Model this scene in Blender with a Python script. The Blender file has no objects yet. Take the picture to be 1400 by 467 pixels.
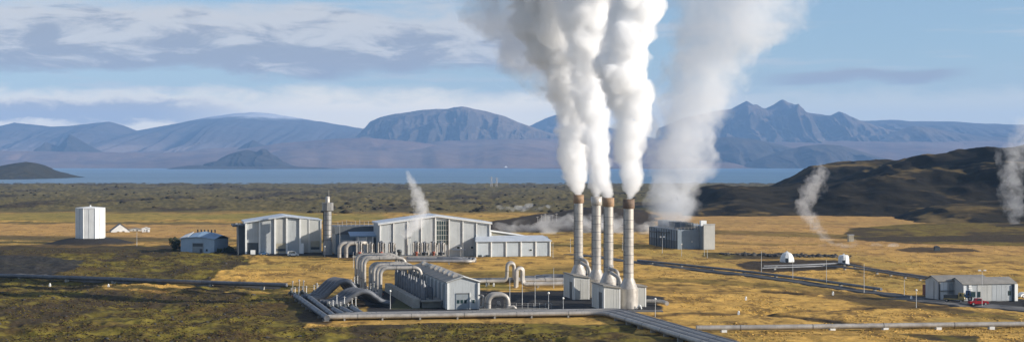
import bpy, math, random
import numpy as np
from mathutils import Vector, Matrix, noise as mnoise

random.seed(7)
RNG = np.random.default_rng(11)
SC = bpy.context.scene
COL = SC.collection

# ------------------------------------------------------------------ camera
F = 2200.0          # focal length in photo pixels (1400 wide)
HZ = 222.0          # horizon row of the photo
HC = 50.0           # camera height above the plant yard
cam = bpy.data.cameras.new('camera')
cam.sensor_width = 36.0
cam.lens = 36.0 * F / 1400.0
cam.clip_start = 1.0
cam.clip_end = 200000.0
cam_o = bpy.data.objects.new('camera', cam)
cam_o.location = (0, 0, HC)
cam_o.rotation_euler = (math.radians(90) - math.atan((233.5 - HZ) / F), 0, 0)
COL.objects.link(cam_o)
SC.camera = cam_o

# ------------------------------------------------------------------ render settings and light
SC.view_settings.view_transform = 'Standard'
SC.view_settings.look = 'None'
SC.view_settings.gamma = 1.0
SC.view_settings.use_curve_mapping = False
SC.view_settings.exposure = 0.5
SC.cycles.max_bounces = 16
SC.cycles.diffuse_bounces = 3
SC.cycles.glossy_bounces = 3
SC.cycles.transparent_max_bounces = 12
SC.cycles.volume_bounces = 14
SC.cycles.use_denoising = True
SC.cycles.sample_clamp_indirect = 6.0

SUN_EL, SUN_AZ = 19.0, 13.0      # azimuth: degrees from +X (right) towards the camera (-Y)
e, a = math.radians(SUN_EL), math.radians(SUN_AZ)
SUN_DIR = Vector((math.cos(e) * math.cos(a), -math.cos(e) * math.sin(a), math.sin(e)))
sl = bpy.data.lights.new('sun', 'SUN')
sl.energy = 5.0
sl.angle = math.radians(0.5)
sl.color = (1.0, 0.91, 0.79)
so = bpy.data.objects.new('sun', sl)
so.rotation_euler = SUN_DIR.to_track_quat('Z', 'Y').to_euler()
so.location = (300, 0, 300)
COL.objects.link(so)


class NT:
    """small helper to write node maths"""
    def __init__(self, tree):
        self.t = tree

    def node(self, kind, **kw):
        n = self.t.nodes.new(kind)
        for k, v in kw.items():
            setattr(n, k, v)
        return n

    def link(self, val, sock):
        if isinstance(val, bpy.types.NodeSocket):
            self.t.links.new(val, sock)
        elif val is not None:
            if hasattr(sock.default_value, '__len__') and isinstance(val, (int, float)):
                sock.default_value = [val] * len(sock.default_value)
            elif hasattr(sock.default_value, '__len__') and len(val) == 3 and len(sock.default_value) == 4:
                sock.default_value = (*val, 1.0)
            else:
                sock.default_value = val

    def m(self, op, a, b=None, c=None, clamp=False):
        n = self.node('ShaderNodeMath', operation=op, use_clamp=clamp)
        self.link(a, n.inputs[0])
        if b is not None:
            self.link(b, n.inputs[1])
        if c is not None:
            self.link(c, n.inputs[2])
        return n.outputs[0]

    def ss(self, x, lo, hi, tlo=0.0, thi=1.0):
        n = self.node('ShaderNodeMapRange', interpolation_type='SMOOTHSTEP')
        self.link(x, n.inputs['Value'])
        for k, v in (('From Min', lo), ('From Max', hi), ('To Min', tlo), ('To Max', thi)):
            self.link(v, n.inputs[k])
        return n.outputs['Result']

    def mix(self, f, a, b, mode='MIX'):
        n = self.node('ShaderNodeMix', data_type='RGBA', blend_type=mode)
        self.link(f, n.inputs[0])
        self.link(a, n.inputs[6])
        self.link(b, n.inputs[7])
        return n.outputs[2]

    def noise(self, vec, scale, detail=4.0, rough=0.55, dist=0.0):
        n = self.node('ShaderNodeTexNoise')
        self.link(vec, n.inputs['Vector'])
        self.link(scale, n.inputs['Scale'])
        self.link(detail, n.inputs['Detail'])
        self.link(rough, n.inputs['Roughness'])
        self.link(dist, n.inputs['Distortion'])
        return n.outputs['Fac']

    def xyz(self, x, y, z):
        n = self.node('ShaderNodeCombineXYZ')
        for i, v in enumerate((x, y, z)):
            self.link(v, n.inputs[i])
        return n.outputs[0]

    def vmul(self, v, s):
        n = self.node('ShaderNodeVectorMath', operation='MULTIPLY')
        self.link(v, n.inputs[0])
        self.link(s, n.inputs[1])
        return n.outputs[0]


world = bpy.data.worlds.new('World')
SC.world = world
world.use_nodes = True
wt = world.node_tree
wt.nodes.clear()
W = NT(wt)
sky = W.node('ShaderNodeTexSky', sky_type='NISHITA')
sky.sun_disc = False
sky.sun_elevation = math.radians(SUN_EL)
# Nishita: rotation 0 has the sun towards +Y, growing clockwise seen from above
sky.sun_rotation = math.atan2(SUN_DIR.x, SUN_DIR.y)
sky.altitude = 200
sky.air_density = 1.0
sky.dust_density = 0.6
sky.ozone_density = 1.0
SKY_STR = 0.085
tc = W.node('ShaderNodeTexCoord')
sp = W.node('ShaderNodeSeparateXYZ')
wt.links.new(tc.outputs['Generated'], sp.inputs[0])
DX, DY, DZ = sp.outputs
az = W.m('ARCTAN2', DX, DY)                      # radians, 0 = straight ahead
el = W.m('ARCSINE', DZ)
azd = W.m('MULTIPLY', az, 57.2958)
eld = W.m('MULTIPLY', el, 57.2958)
cv = W.xyz(W.m('MULTIPLY', azd, 0.23), W.m('MULTIPLY', eld, 0.9), 3.7)
n1 = W.noise(cv, 1.0, 8.0, 0.56, 0.25)
n2 = W.noise(W.xyz(W.m('MULTIPLY', azd, 0.5), W.m('MULTIPLY', eld, 1.3), 11.0), 1.0, 8.0, 0.6, 0.3)
n3 = W.noise(W.xyz(W.m('MULTIPLY', azd, 0.12), W.m('MULTIPLY', eld, 1.6), 23.0), 1.0, 6.0, 0.55, 0.2)


def band(x, lo, lo2, hi, hi2):
    return W.m('MULTIPLY', W.ss(x, lo, lo2), W.ss(x, hi, hi2, 1.0, 0.0))


# main cloud bank, lower left bank, streaks
wob = W.m('MULTIPLY', W.m('SUBTRACT', n1, 0.5), 2.6)
elw = W.m('ADD', eld, wob)
bank = W.m('MULTIPLY', band(elw, 2.9, 3.5, 5.0, 5.9), W.ss(azd, 0.5, 5.0, 1.0, 0.0))
low_bank = W.m('MULTIPLY', band(W.m('ADD', eld, W.m('MULTIPLY', W.m('SUBTRACT', n2, 0.5), 1.6)), 1.15, 1.5, 1.9, 2.35), W.ss(azd, -13.0, -7.0, 0.85, 0.0))
white_low = W.m('MULTIPLY', band(W.m('ADD', eld, W.m('MULTIPLY', W.m('SUBTRACT', n2, 0.5), 1.2)), 0.4, 1.0, 2.0, 2.8), W.ss(azd, 10.0, -2.0, 0.3, 0.95))
streak = W.m('MULTIPLY', W.m('MULTIPLY', band(W.m('ADD', eld, W.m('MULTIPLY', W.m('SUBTRACT', n1, 0.5), 1.0)), 2.75, 2.95, 3.05, 3.3), band(azd, 8.0, 10.5, 14.5, 16.5)), 0.85)
streak2 = W.m('MULTIPLY', W.m('MULTIPLY', W.ss(n3, 0.52, 0.66), W.ss(eld, 1.6, 2.4)), 0.45)
top_c = W.m('MULTIPLY', W.m('MULTIPLY', W.ss(elw, 5.6, 6.4), W.ss(azd, 4.0, -9.0)), W.ss(n3, 0.46, 0.62))

skyc = sky.outputs['Color']
hsv = W.node('ShaderNodeHueSaturation')
hsv.inputs['Saturation'].default_value = 0.7
wt.links.new(skyc, hsv.inputs['Color'])
skyc = W.mix(1.0, hsv.outputs[0], (0.74, 0.92, 1.18), 'MULTIPLY')
G_ = 4.3    # cloud radiance in sky units
cl_grey = (3.05, 3.2, 3.65)
cl_light = (5.7, 5.6, 5.5)
cl_white = (10.5, 9.2, 7.0)
n4 = W.noise(W.xyz(W.m('MULTIPLY', azd, 0.42), W.m('MULTIPLY', eld, 1.5), 31.0), 1.0, 9.0, 0.62, 0.5)
shade = W.ss(W.m('ADD', n4, W.m('MULTIPLY', W.m('SUBTRACT', elw, 4.2), 0.13)), 0.40, 0.62)
bankc = W.mix(shade, cl_grey, cl_light)
skyc = W.mix(W.ss(eld, 4.5, 0.3, 0.0, 0.55), skyc, (5.4, 5.6, 5.2))
c = W.mix(streak2, skyc, cl_light)
c = W.mix(white_low, c, cl_white)
c = W.mix(W.m('MULTIPLY', top_c, 0.8), c, bankc)
c = W.mix(W.m('MULTIPLY', bank, 0.92), c, bankc)
c = W.mix(low_bank, c, cl_grey)
c = W.mix(streak, c, cl_grey)
bg = W.node('ShaderNodeBackground')
bg.inputs['Strength'].default_value = SKY_STR
wt.links.new(c, bg.inputs['Color'])
wo = W.node('ShaderNodeOutputWorld')
wt.links.new(bg.outputs[0], wo.inputs['Surface'])

# ------------------------------------------------------------------ naming helpers


def tag(o, label=None, cat=None, group=None, kind=None):
    if label:
        o['label'] = label
    if cat:
        o['category'] = cat
    if group:
        o['group'] = group
    if kind:
        o['kind'] = kind
    return o


def empty(name, loc, rz=0.0):
    o = bpy.data.objects.new(name, None)
    o.location = loc
    o.rotation_euler = (0, 0, rz)
    o.empty_display_size = 1.0
    COL.objects.link(o)
    return o


def thing(name, label, cat, loc, rz=0.0, group=None):
    return tag(empty(name, loc, rz), label, cat, group)


def children(o):
    return [c for c in bpy.data.objects if c.parent == o]


def copy_tree(o, parent=None, kids=None):
    c = o.copy()
    COL.objects.link(c)
    if parent:
        c.parent = parent
    for ch in children(o):
        copy_tree(ch, c)
    return c


# ------------------------------------------------------------------ mesh builder
class MB:
    def __init__(self):
        self.v, self.f, self.s = [], [], []

    def add(self, vs, fs, smooth=False, M=None):
        b = len(self.v)
        if M is not None:
            vs = [tuple(M @ Vector(p)) for p in vs]
        self.v += [tuple(p) for p in vs]
        self.f += [tuple(i + b for i in f) for f in fs]
        self.s += [smooth] * len(fs)
        return self

    def box(self, x0, x1, y0, y1, z0, z1, M=None):
        vs = [(x0, y0, z0), (x1, y0, z0), (x1, y1, z0), (x0, y1, z0), (x0, y0, z1), (x1, y0, z1), (x1, y1, z1), (x0, y1, z1)]
        fs = [(0, 3, 2, 1), (4, 5, 6, 7), (0, 1, 5, 4), (1, 2, 6, 5), (2, 3, 7, 6), (3, 0, 4, 7)]
        return self.add(vs, fs, False, M)

    def prism_y(self, pts, y0, y1, M=None):
        """polygon in x,z (counter-clockwise seen from -y) extruded along y"""
        n = len(pts)
        vs = [(x, y0, z) for x, z in pts] + [(x, y1, z) for x, z in pts]
        fs = [tuple(range(n)), tuple(range(2 * n - 1, n - 1, -1))]
        for i in range(n):
            j = (i + 1) % n
            fs.append((i, i + n, j + n, j))
        return self.add(vs, fs, False, M)

    def prism_x(self, pts, x0, x1, M=None):
        """polygon in y,z extruded along x"""
        n = len(pts)
        vs = [(x0, y, z) for y, z in pts] + [(x1, y, z) for y, z in pts]
        fs = [tuple(range(n - 1, -1, -1)), tuple(range(n, 2 * n))]
        for i in range(n):
            j = (i + 1) % n
            fs.append((i, j, j + n, i + n))
        return self.add(vs, fs, False, M)

    def prism_z(self, pts, z0, z1, M=None):
        n = len(pts)
        vs = [(x, y, z0) for x, y in pts] + [(x, y, z1) for x, y in pts]
        fs = [tuple(range(n - 1, -1, -1)), tuple(range(n, 2 * n))]
        for i in range(n):
            j = (i + 1) % n
            fs.append((i, j, j + n, i + n))
        return self.add(vs, fs, False, M)

    def lathe(self, prof, seg=24, cx=0, cy=0, cz=0, smooth=True, ang0=0.0, M=None):
        vs, fs = [], []
        for r, z in prof:
            for k in range(seg):
                t = ang0 + 2 * math.pi * k / seg
                vs.append((cx + r * math.cos(t), cy + r * math.sin(t), cz + z))
        for i in range(len(prof) - 1):
            for k in range(seg):
                k2 = (k + 1) % seg
                fs.append((i * seg + k, i * seg + k2, (i + 1) * seg + k2, (i + 1) * seg + k))
        self.add(vs, fs, smooth, M)
        top = len(prof) - 1
        self.add([vs[top * seg + k] for k in range(seg)], [tuple(range(seg))], False, M)
        self.add([vs[k] for k in range(seg)], [tuple(range(seg - 1, -1, -1))], False, M)
        return self

    def tube(self, path, r, seg=10, caps=True, M=None):
        pts = [Vector(p) for p in path]
        n = len(pts)
        rs = r if isinstance(r, (list, tuple)) else [r] * n
        vs, fs = [], []
        prev = None
        for i, p in enumerate(pts):
            if i == 0:
                d = pts[1] - p
            elif i == n - 1:
                d = p - pts[i - 1]
            else:
                d = (pts[i + 1] - p).normalized() + (p - pts[i - 1]).normalized()
            d.normalize()
            if prev is None:
                h = Vector((0, 0, 1)) if abs(d.z) < 0.9 else Vector((1, 0, 0))
                a_ = d.cross(h).normalized()
            else:
                a_ = (prev - d * prev.dot(d)).normalized()
            prev = a_
            b_ = d.cross(a_).normalized()
            for k in range(seg):
                t = 2 * math.pi * k / seg
                vs.append(p + (a_ * math.cos(t) + b_ * math.sin(t)) * rs[i])
        for i in range(n - 1):
            for k in range(seg):
                k2 = (k + 1) % seg
                fs.append((i * seg + k, (i + 1) * seg + k, (i + 1) * seg + k2, i * seg + k2)[::-1])
        self.add(vs, fs, True, M)
        if caps:
            self.add(vs[:seg], [tuple(range(seg))[::-1]], False, M)
            self.add(vs[-seg:], [tuple(range(seg))], False, M)
        return self

    def mesh(self, name, mat):
        me = bpy.data.meshes.new(name)
        me.from_pydata(self.v, [], self.f)
        me.polygons.foreach_set('use_smooth', self.s)
        if mat:
            me.materials.append(mat)
        me.update()
        return me

    def build(self, name, mat, parent=None):
        o = bpy.data.objects.new(name, self.mesh(name, mat))
        COL.objects.link(o)
        if parent:
            o.parent = parent
        return o


def link_mesh(name, me, parent=None, loc=(0, 0, 0), rz=0.0):
    o = bpy.data.objects.new(name, me)
    COL.objects.link(o)
    o.location = loc
    o.rotation_euler = (0, 0, rz)
    if parent:
        o.parent = parent
    return o


def rounded(path, rad, n=6):
    """polyline with its inner corners rounded by arcs (quadratic blends)"""
    P = [Vector(p) for p in path]
    out = [P[0]]
    for i in range(1, len(P) - 1):
        d0 = (P[i - 1] - P[i])
        d1 = (P[i + 1] - P[i])
        r = min(rad, d0.length * 0.49, d1.length * 0.49)
        p0 = P[i] + d0.normalized() * r
        p2 = P[i] + d1.normalized() * r
        for k in range(n + 1):
            t = k / n
            w0, w1, w2 = (1 - t) ** 2, 2 * t * (1 - t) * 0.8, t ** 2
            out.append((p0 * w0 + P[i] * w1 + p2 * w2) / (w0 + w1 + w2))
    out.append(P[-1])
    return out


# ------------------------------------------------------------------ materials
def simple_mat(name, col, rough=0.6, metal=0.0, var=0.15, scale=0.5, streak=0.0, ribs=0.0, ribs_dir='X', dirt=None, spec=0.4):
    m = bpy.data.materials.new(name)
    m.use_nodes = True
    N = NT(m.node_tree)
    bs = m.node_tree.nodes['Principled BSDF']
    tcn = N.node('ShaderNodeTexCoord')
    o = tcn.outputs['Object']
    oi = N.node('ShaderNodeObjectInfo')
    n = N.noise(o, scale, 5.0, 0.6)
    cc = N.mix(N.ss(n, 0.3, 0.7), tuple(x * (1 - var) for x in col), tuple(min(1, x * (1 + var)) for x in col))
    if streak:
        s_ = N.noise(N.vmul(o, (1.0, 1.0, 0.06)), 1.6, 4.0, 0.65)
        d = dirt or tuple(x * 0.45 for x in col)
        cc = N.mix(N.m('MULTIPLY', N.ss(s_, 0.5, 0.75), streak), cc, d)
    rv = N.ss(oi.outputs['Random'], 0, 1, 0.93, 1.05)
    cc = N.mix(1.0, cc, N.xyz(rv, rv, rv), 'MULTIPLY')
    N.link(cc, bs.inputs['Base Color'])
    bs.inputs['Metallic'].default_value = metal
    N.link(N.ss(n, 0.2, 0.8, rough * 0.85, min(1, rough * 1.15)), bs.inputs['Roughness'])
    bs.inputs['Specular IOR Level'].default_value = spec
    if ribs:
        wv = N.node('ShaderNodeTexWave', wave_type='BANDS', bands_direction=ribs_dir, wave_profile='SIN')
        m.node_tree.links.new(o, wv.inputs['Vector'])
        wv.inputs['Scale'].default_value = ribs
        bp = N.node('ShaderNodeBump')
        bp.inputs['Strength'].default_value = 0.5
        bp.inputs['Distance'].default_value = 0.06
        m.node_tree.links.new(wv.outputs['Fac'], bp.inputs['Height'])
        m.node_tree.links.new(bp.outputs[0], bs.inputs['Normal'])
    return m


M = {}
M['clad'] = simple_mat('pale_cladding', (0.42, 0.445, 0.455), 0.5, 0.0, 0.08, 0.15, 0.45, 2.0)
M['clad_cream'] = simple_mat('cream_cladding', (0.48, 0.48, 0.45), 0.5, 0.0, 0.06, 0.15, 0.2, 2.0)
M['clad_blue'] = simple_mat('blue_grey_cladding', (0.20, 0.25, 0.30), 0.5, 0.0, 0.08, 0.2, 0.25, 2.0)
M['shed_blue'] = simple_mat('pale_blue_cladding', (0.33, 0.43, 0.53), 0.5, 0.0, 0.08, 0.2, 0.2, 2.0)
M['clad_dark'] = simple_mat('dark_cladding', (0.10, 0.115, 0.13), 0.5, 0.0, 0.12, 0.3, 0.3, 2.0)
M['white'] = simple_mat('white_trim', (0.78, 0.78, 0.75), 0.5, 0.0, 0.04, 0.4, 0.15)
M['whitewall'] = simple_mat('white_panel', (0.68, 0.69, 0.68), 0.5, 0.0, 0.07, 0.2, 0.4, 1.2)
M['clad_cool'] = simple_mat('cool_grey_cladding', (0.44, 0.49, 0.53), 0.5, 0.0, 0.07, 0.15, 0.35, 2.0)
M['roof'] = simple_mat('pale_roof_sheet', (0.47, 0.51, 0.56), 0.42, 0.0, 0.08, 0.25, 0.2, 1.0)
M['roof_blue'] = simple_mat('blue_roof_sheet', (0.20, 0.30, 0.42), 0.4, 0.0, 0.08, 0.25, 0.2, 1.0)
M['roof_grey'] = simple_mat('grey_roof_sheet', (0.24, 0.225, 0.20), 0.75, 0.0, 0.12, 0.3, 0.25, 1.0)
M['roof_dark'] = simple_mat('dark_roof_sheet', (0.06, 0.065, 0.075), 0.55, 0.0, 0.15, 0.3, 0.2)
M['steel'] = simple_mat('galvanised_steel', (0.44, 0.41, 0.37), 0.45, 0.25, 0.14, 0.5, 0.55, dirt=(0.20, 0.16, 0.125))
M['pipe'] = simple_mat('aluminium_pipe_lagging', (0.38, 0.355, 0.32), 0.5, 0.25, 0.2, 0.35, 0.45, dirt=(0.17, 0.145, 0.12))
M['pipe_dull_shade'] = simple_mat('weathered_shaded_lagging', (0.135, 0.142, 0.155), 0.5, 0.3, 0.25, 0.35, 0.4, dirt=(0.09, 0.08, 0.07))  # streaked lagging, darkened to navy so the arches' and feeders' shade is in the colour
M['steel_grey'] = simple_mat('grey_steel_cladding', (0.24, 0.235, 0.225), 0.5, 0.2, 0.12, 0.6, 0.3)
M['band'] = simple_mat('dark_pipe_band', (0.12, 0.12, 0.12), 0.6, 0.3, 0.2, 1.0)
M['rust'] = simple_mat('rusted_cap_steel', (0.29, 0.19, 0.115), 0.75, 0.2, 0.3, 0.5, 0.45, dirt=(0.06, 0.04, 0.03))
M['rust_dark'] = simple_mat('dark_rusted_cap_steel', (0.15, 0.105, 0.075), 0.75, 0.2, 0.35, 0.5, 0.45, dirt=(0.03, 0.025, 0.02))
M['valve'] = simple_mat('dark_valve_steel', (0.07, 0.08, 0.085), 0.5, 0.4, 0.25, 1.5)
M['valve_red'] = simple_mat('red_valve_paint', (0.30, 0.09, 0.06), 0.5, 0.1, 0.2, 1.5)
M['concrete'] = simple_mat('concrete', (0.30, 0.29, 0.26), 0.85, 0.0, 0.15, 0.5, 0.2)
M['glass'] = simple_mat('dark_window_glass', (0.02, 0.045, 0.05), 0.12, 0.0, 0.2, 0.8, spec=0.7)
M['door'] = simple_mat('grey_door', (0.24, 0.27, 0.29), 0.5, 0.0, 0.08, 0.5, 0.2, 1.5)
M['door_dark'] = simple_mat('dark_door', (0.06, 0.07, 0.08), 0.5, 0.0, 0.12, 0.5, 0.2)
M['louvre'] = simple_mat('beige_louvre', (0.36, 0.33, 0.25), 0.6, 0.0, 0.1, 0.5, 0.2)
M['pole'] = simple_mat('pale_lamp_post', (0.55, 0.56, 0.56), 0.5, 0.3, 0.08, 0.5)
M['globe'] = simple_mat('white_lamp_globe', (0.80, 0.79, 0.74), 0.35, 0.0, 0.04, 1.0)
M['asphalt'] = simple_mat('asphalt', (0.050, 0.052, 0.055), 0.85, 0.0, 0.25, 0.12)
M['gravel'] = simple_mat('gravel_track', (0.11, 0.105, 0.098), 0.9, 0.0, 0.3, 0.12)
M['red'] = simple_mat('red_vehicle_paint', (0.30, 0.012, 0.016), 0.3, 0.0, 0.06, 0.8)
M['bluepaint'] = simple_mat('blue_vehicle_paint', (0.05, 0.11, 0.22), 0.35, 0.0, 0.08, 0.8)
M['whitepaint'] = simple_mat('white_vehicle_paint', (0.75, 0.75, 0.73), 0.35, 0.0, 0.04, 0.8)
M['yellowpaint'] = simple_mat('dull_yellow_paint', (0.32, 0.25, 0.10), 0.45, 0.0, 0.12, 0.8)
M['rubber'] = simple_mat('tyre_rubber', (0.02, 0.02, 0.02), 0.8, 0.0, 0.2, 1.0)
M['maroon'] = simple_mat('maroon_container_paint', (0.13, 0.035, 0.03), 0.55, 0.0, 0.12, 0.5, 0.2, 3.0)
M['lava_rock'] = simple_mat('lava_rock', (0.045, 0.042, 0.038), 0.95, 0.0, 0.4, 0.8)
M['bush'] = simple_mat('bush_leaves', (0.045, 0.055, 0.022), 0.8, 0.0, 0.35, 1.2)
M['bark'] = simple_mat('bark', (0.09, 0.07, 0.05), 0.9, 0.0, 0.2, 2.0)

# ------------------------------------------------------------------ noise in numpy


def _hash(ix, iy, seed):
    h = (ix.astype(np.int64) * 374761393 + iy.astype(np.int64) * 668265263 + seed * 1442695041) & 0x7fffffff
    h = (h ^ (h >> 13)) * 1274126177 & 0x7fffffff
    h = (h ^ (h >> 16)) * 668265263 & 0x7fffffff
    return (h & 0xffff) / 65535.0


def vnoise(x, y, seed=0):
    x = np.asarray(x, float)
    y = np.asarray(y, float)
    ix, iy = np.floor(x), np.floor(y)
    fx, fy = x - ix, y - iy
    fx = fx * fx * fx * (fx * (fx * 6 - 15) + 10)
    fy = fy * fy * fy * (fy * (fy * 6 - 15) + 10)
    a_ = _hash(ix, iy, seed)
    b_ = _hash(ix + 1, iy, seed)
    c_ = _hash(ix, iy + 1, seed)
    d_ = _hash(ix + 1, iy + 1, seed)
    return (a_ * (1 - fx) + b_ * fx) * (1 - fy) + (c_ * (1 - fx) + d_ * fx) * fy


def fbm(x, y, octv=4, seed=0, gain=0.5, lac=2.03):
    x = np.asarray(x, float)
    y = np.asarray(y, float)
    s_, amp, tot = 0.0, 1.0, 0.0
    for k in range(octv):
        s_ = s_ + amp * vnoise(x + 17.3 * k, y - 9.1 * k, seed + k)
        tot += amp
        amp *= gain
        x, y = (x * 0.8 - y * 0.6) * lac, (x * 0.6 + y * 0.8) * lac
    return s_ / tot


def ridged(x, y, octv=4, seed=0, gain=0.5):
    x = np.asarray(x, float)
    y = np.asarray(y, float)
    s_, amp, tot = 0.0, 1.0, 0.0
    for k in range(octv):
        s_ = s_ + amp * (1 - np.abs(2 * vnoise(x + 7.7 * k, y + 3.1 * k, seed + k) - 1))
        tot += amp
        amp *= gain
        x, y = (x * 0.8 - y * 0.6) * 2.03, (x * 0.6 + y * 0.8) * 2.03
    return s_ / tot


def smooth(x, lo, hi):
    t = np.clip((x - lo) / (hi - lo), 0, 1)
    return t * t * (3 - 2 * t)


# ------------------------------------------------------------------ map: photo rows to metres on the flat yard
def gp(px, py, z=0.0):
    d = (HC - z) * F / (py - HZ)
    return ((px - 700.0) / F * d, d)


def at(px, d):
    return (px - 700.0) / F * d


def zat(py, d):
    return HC - (py - HZ) / F * d


def inpoly(x, y, poly):
    res = np.zeros(np.shape(x), bool)
    n = len(poly)
    for i in range(n):
        x0, y0 = poly[i]
        x1, y1 = poly[(i + 1) % n]
        cnd = ((y0 > y) != (y1 > y)) & (x < (x1 - x0) * (y - y0) / ((y1 - y0) if y1 != y0 else 1e-9) + x0)
        res ^= cnd
    return res


def gpoly(pts):
    return [gp(*p) for p in pts]


def seg_dist(x, y, pts):
    best = np.full(np.shape(x), 1e9)
    for (x0, y0), (x1, y1) in zip(pts[:-1], pts[1:]):
        dx, dy = x1 - x0, y1 - y0
        t = np.clip(((x - x0) * dx + (y - y0) * dy) / (dx * dx + dy * dy), 0, 1)
        best = np.minimum(best, np.hypot(x - (x0 + t * dx), y - (y0 + t * dy)))
    return best


LAKE_Z = -20.0
YARD = gpoly([(470, 352), (760, 346), (890, 392), (930, 425), (880, 440), (620, 445), (420, 445), (380, 420), (470, 392)])
DARKBANK = gpoly([(664, 303), (700, 297), (745, 291), (790, 284), (880, 285), (900, 297), (886, 316), (820, 318), (760, 317), (664, 317)])
TANK = gp(123.5, 332)
ROAD_MAIN = [gp(780, 347), gp(868, 358), gp(940, 367), gp(1010, 375), gp(1100, 386), gp(1210, 402), gp(1290, 411), gp(1450, 426)]


def relief_amount(x, y):
    """how hummocky the ground is: 0 on the yard and grass, 1 on the moss and lava"""
    px = 700 + F * x / y
    py = HZ + F * HC / y
    left = smooth(px, 470, 330) * smooth(py, 332, 350)
    fore = smooth(py, 441, 452) * smooth(px, 930, 820)
    mid = smooth(y, 1560, 1900)
    r = np.maximum(np.maximum(left * 0.9, fore), mid * 1.3)
    gold = smooth(py, 350, 362) * smooth(px, 320, 390) * smooth(py, 400, 388)
    return r * (1 - 0.85 * gold)


def gz(x, y):
    x = np.asarray(x, float)
    y = np.asarray(y, float)
    base = np.interp(y, [0, 1300, 1700, 5200, 5750, 6500], [0, 0, -1.0, -19.0, -23.0, -26.0])
    r = relief_amount(x, y)
    h1 = (fbm(x / 45, y / 60, 4, 3) - 0.5)
    h2 = (fbm(x / 9, y / 12, 4, 21) - 0.5) + 0.35 * (ridged(x / 4.5, y / 6, 3, 27) - 0.6)
    far = smooth(y, 1500, 2500)
    z = base + r * (h1 * (3.5 + 4.0 * far) + h2 * (2.7 + 0.6 * far))
    z = z + (1 - r) * (fbm(x / 60, y / 60, 3, 5) - 0.5) * 0.5 * (1 - inpoly(x, y, YARD) * 0.9)
    z = z + (1 - r) * (1 - inpoly(x, y, YARD)) * smooth(y, 1700, 1300) * (fbm(x / 6, y / 9, 3, 15) - 0.5) * 0.85
    # rugged, darker bank behind the halls and low knolls
    px = 700 + F * x / y
    z = z + 9 * np.exp(-(((x - at(830, 1420)) / 38) ** 2 + ((y - 1500) / 110) ** 2)) * (1 + 0.3 * h2)
    z = z + 7 * np.exp(-(((x - at(-15, 3600)) / 95) ** 2 + ((y - 4000) / 300) ** 2))
    # tank mound
    rr = np.hypot(x - TANK[0], y - TANK[1])
    z = z * smooth(rr, 14, 30) + 3.2 * smooth(rr, 30, 11)
    # drainage ditches in the grass
    dt = seg_dist(x, y, DITCH1)
    z = z - 0.9 * np.exp(-(dt / 2.2) ** 2)
    for dq in (DITCH3, DITCH4):
        z = z - 0.8 * np.exp(-(seg_dist(x, y, dq) / 2.2) ** 2)
    dt = seg_dist(x, y, DITCH2)
    z = z - 0.8 * np.exp(-(dt / 2.0) ** 2)
    return z


DITCH1 = [gp(895, 431), gp(1000, 428), gp(1120, 424), gp(1260, 419), gp(1400, 415)]
DITCH3 = [gp(1035, 427), gp(1090, 433), gp(1165, 443.5)]
DITCH4 = [gp(866, 384), gp(900, 387.5), gp(955, 389), gp(1000, 388.5)]
DITCH2 = [gp(905, 396), gp(1040, 397), gp(1090, 401)]

# ------------------------------------------------------------------ ground sheet
def grid_mesh(name, X, Y, Z, mat, attrs=None):
    nr, nc = X.shape
    me = bpy.data.meshes.new(name)
    co = np.stack([X, Y, Z], -1).reshape(-1, 3).astype(np.float32)
    idx = np.arange(nr * nc).reshape(nr, nc)
    q = np.stack([idx[:-1, :-1], idx[:-1, 1:], idx[1:, 1:], idx[1:, :-1]], -1).reshape(-1, 4)
    me.vertices.add(len(co))
    me.vertices.foreach_set('co', co.ravel())
    me.loops.add(q.size)
    me.polygons.add(len(q))
    me.loops.foreach_set('vertex_index', q.ravel().astype(np.int32))
    me.polygons.foreach_set('loop_start', np.arange(0, q.size, 4, dtype=np.int32))
    me.polygons.foreach_set('loop_total', np.full(len(q), 4, np.int32))
    me.update(calc_edges=True)
    me.polygons.foreach_set('use_smooth', np.ones(len(q), bool))
    if attrs:
        for an, arr in attrs.items():
            at_ = me.attributes.new(an, 'FLOAT', 'POINT')
            at_.data.foreach_set('value', arr.reshape(-1).astype(np.float32))
    me.materials.append(mat)
    o = bpy.data.objects.new(name, me)
    COL.objects.link(o)
    return o


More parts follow.
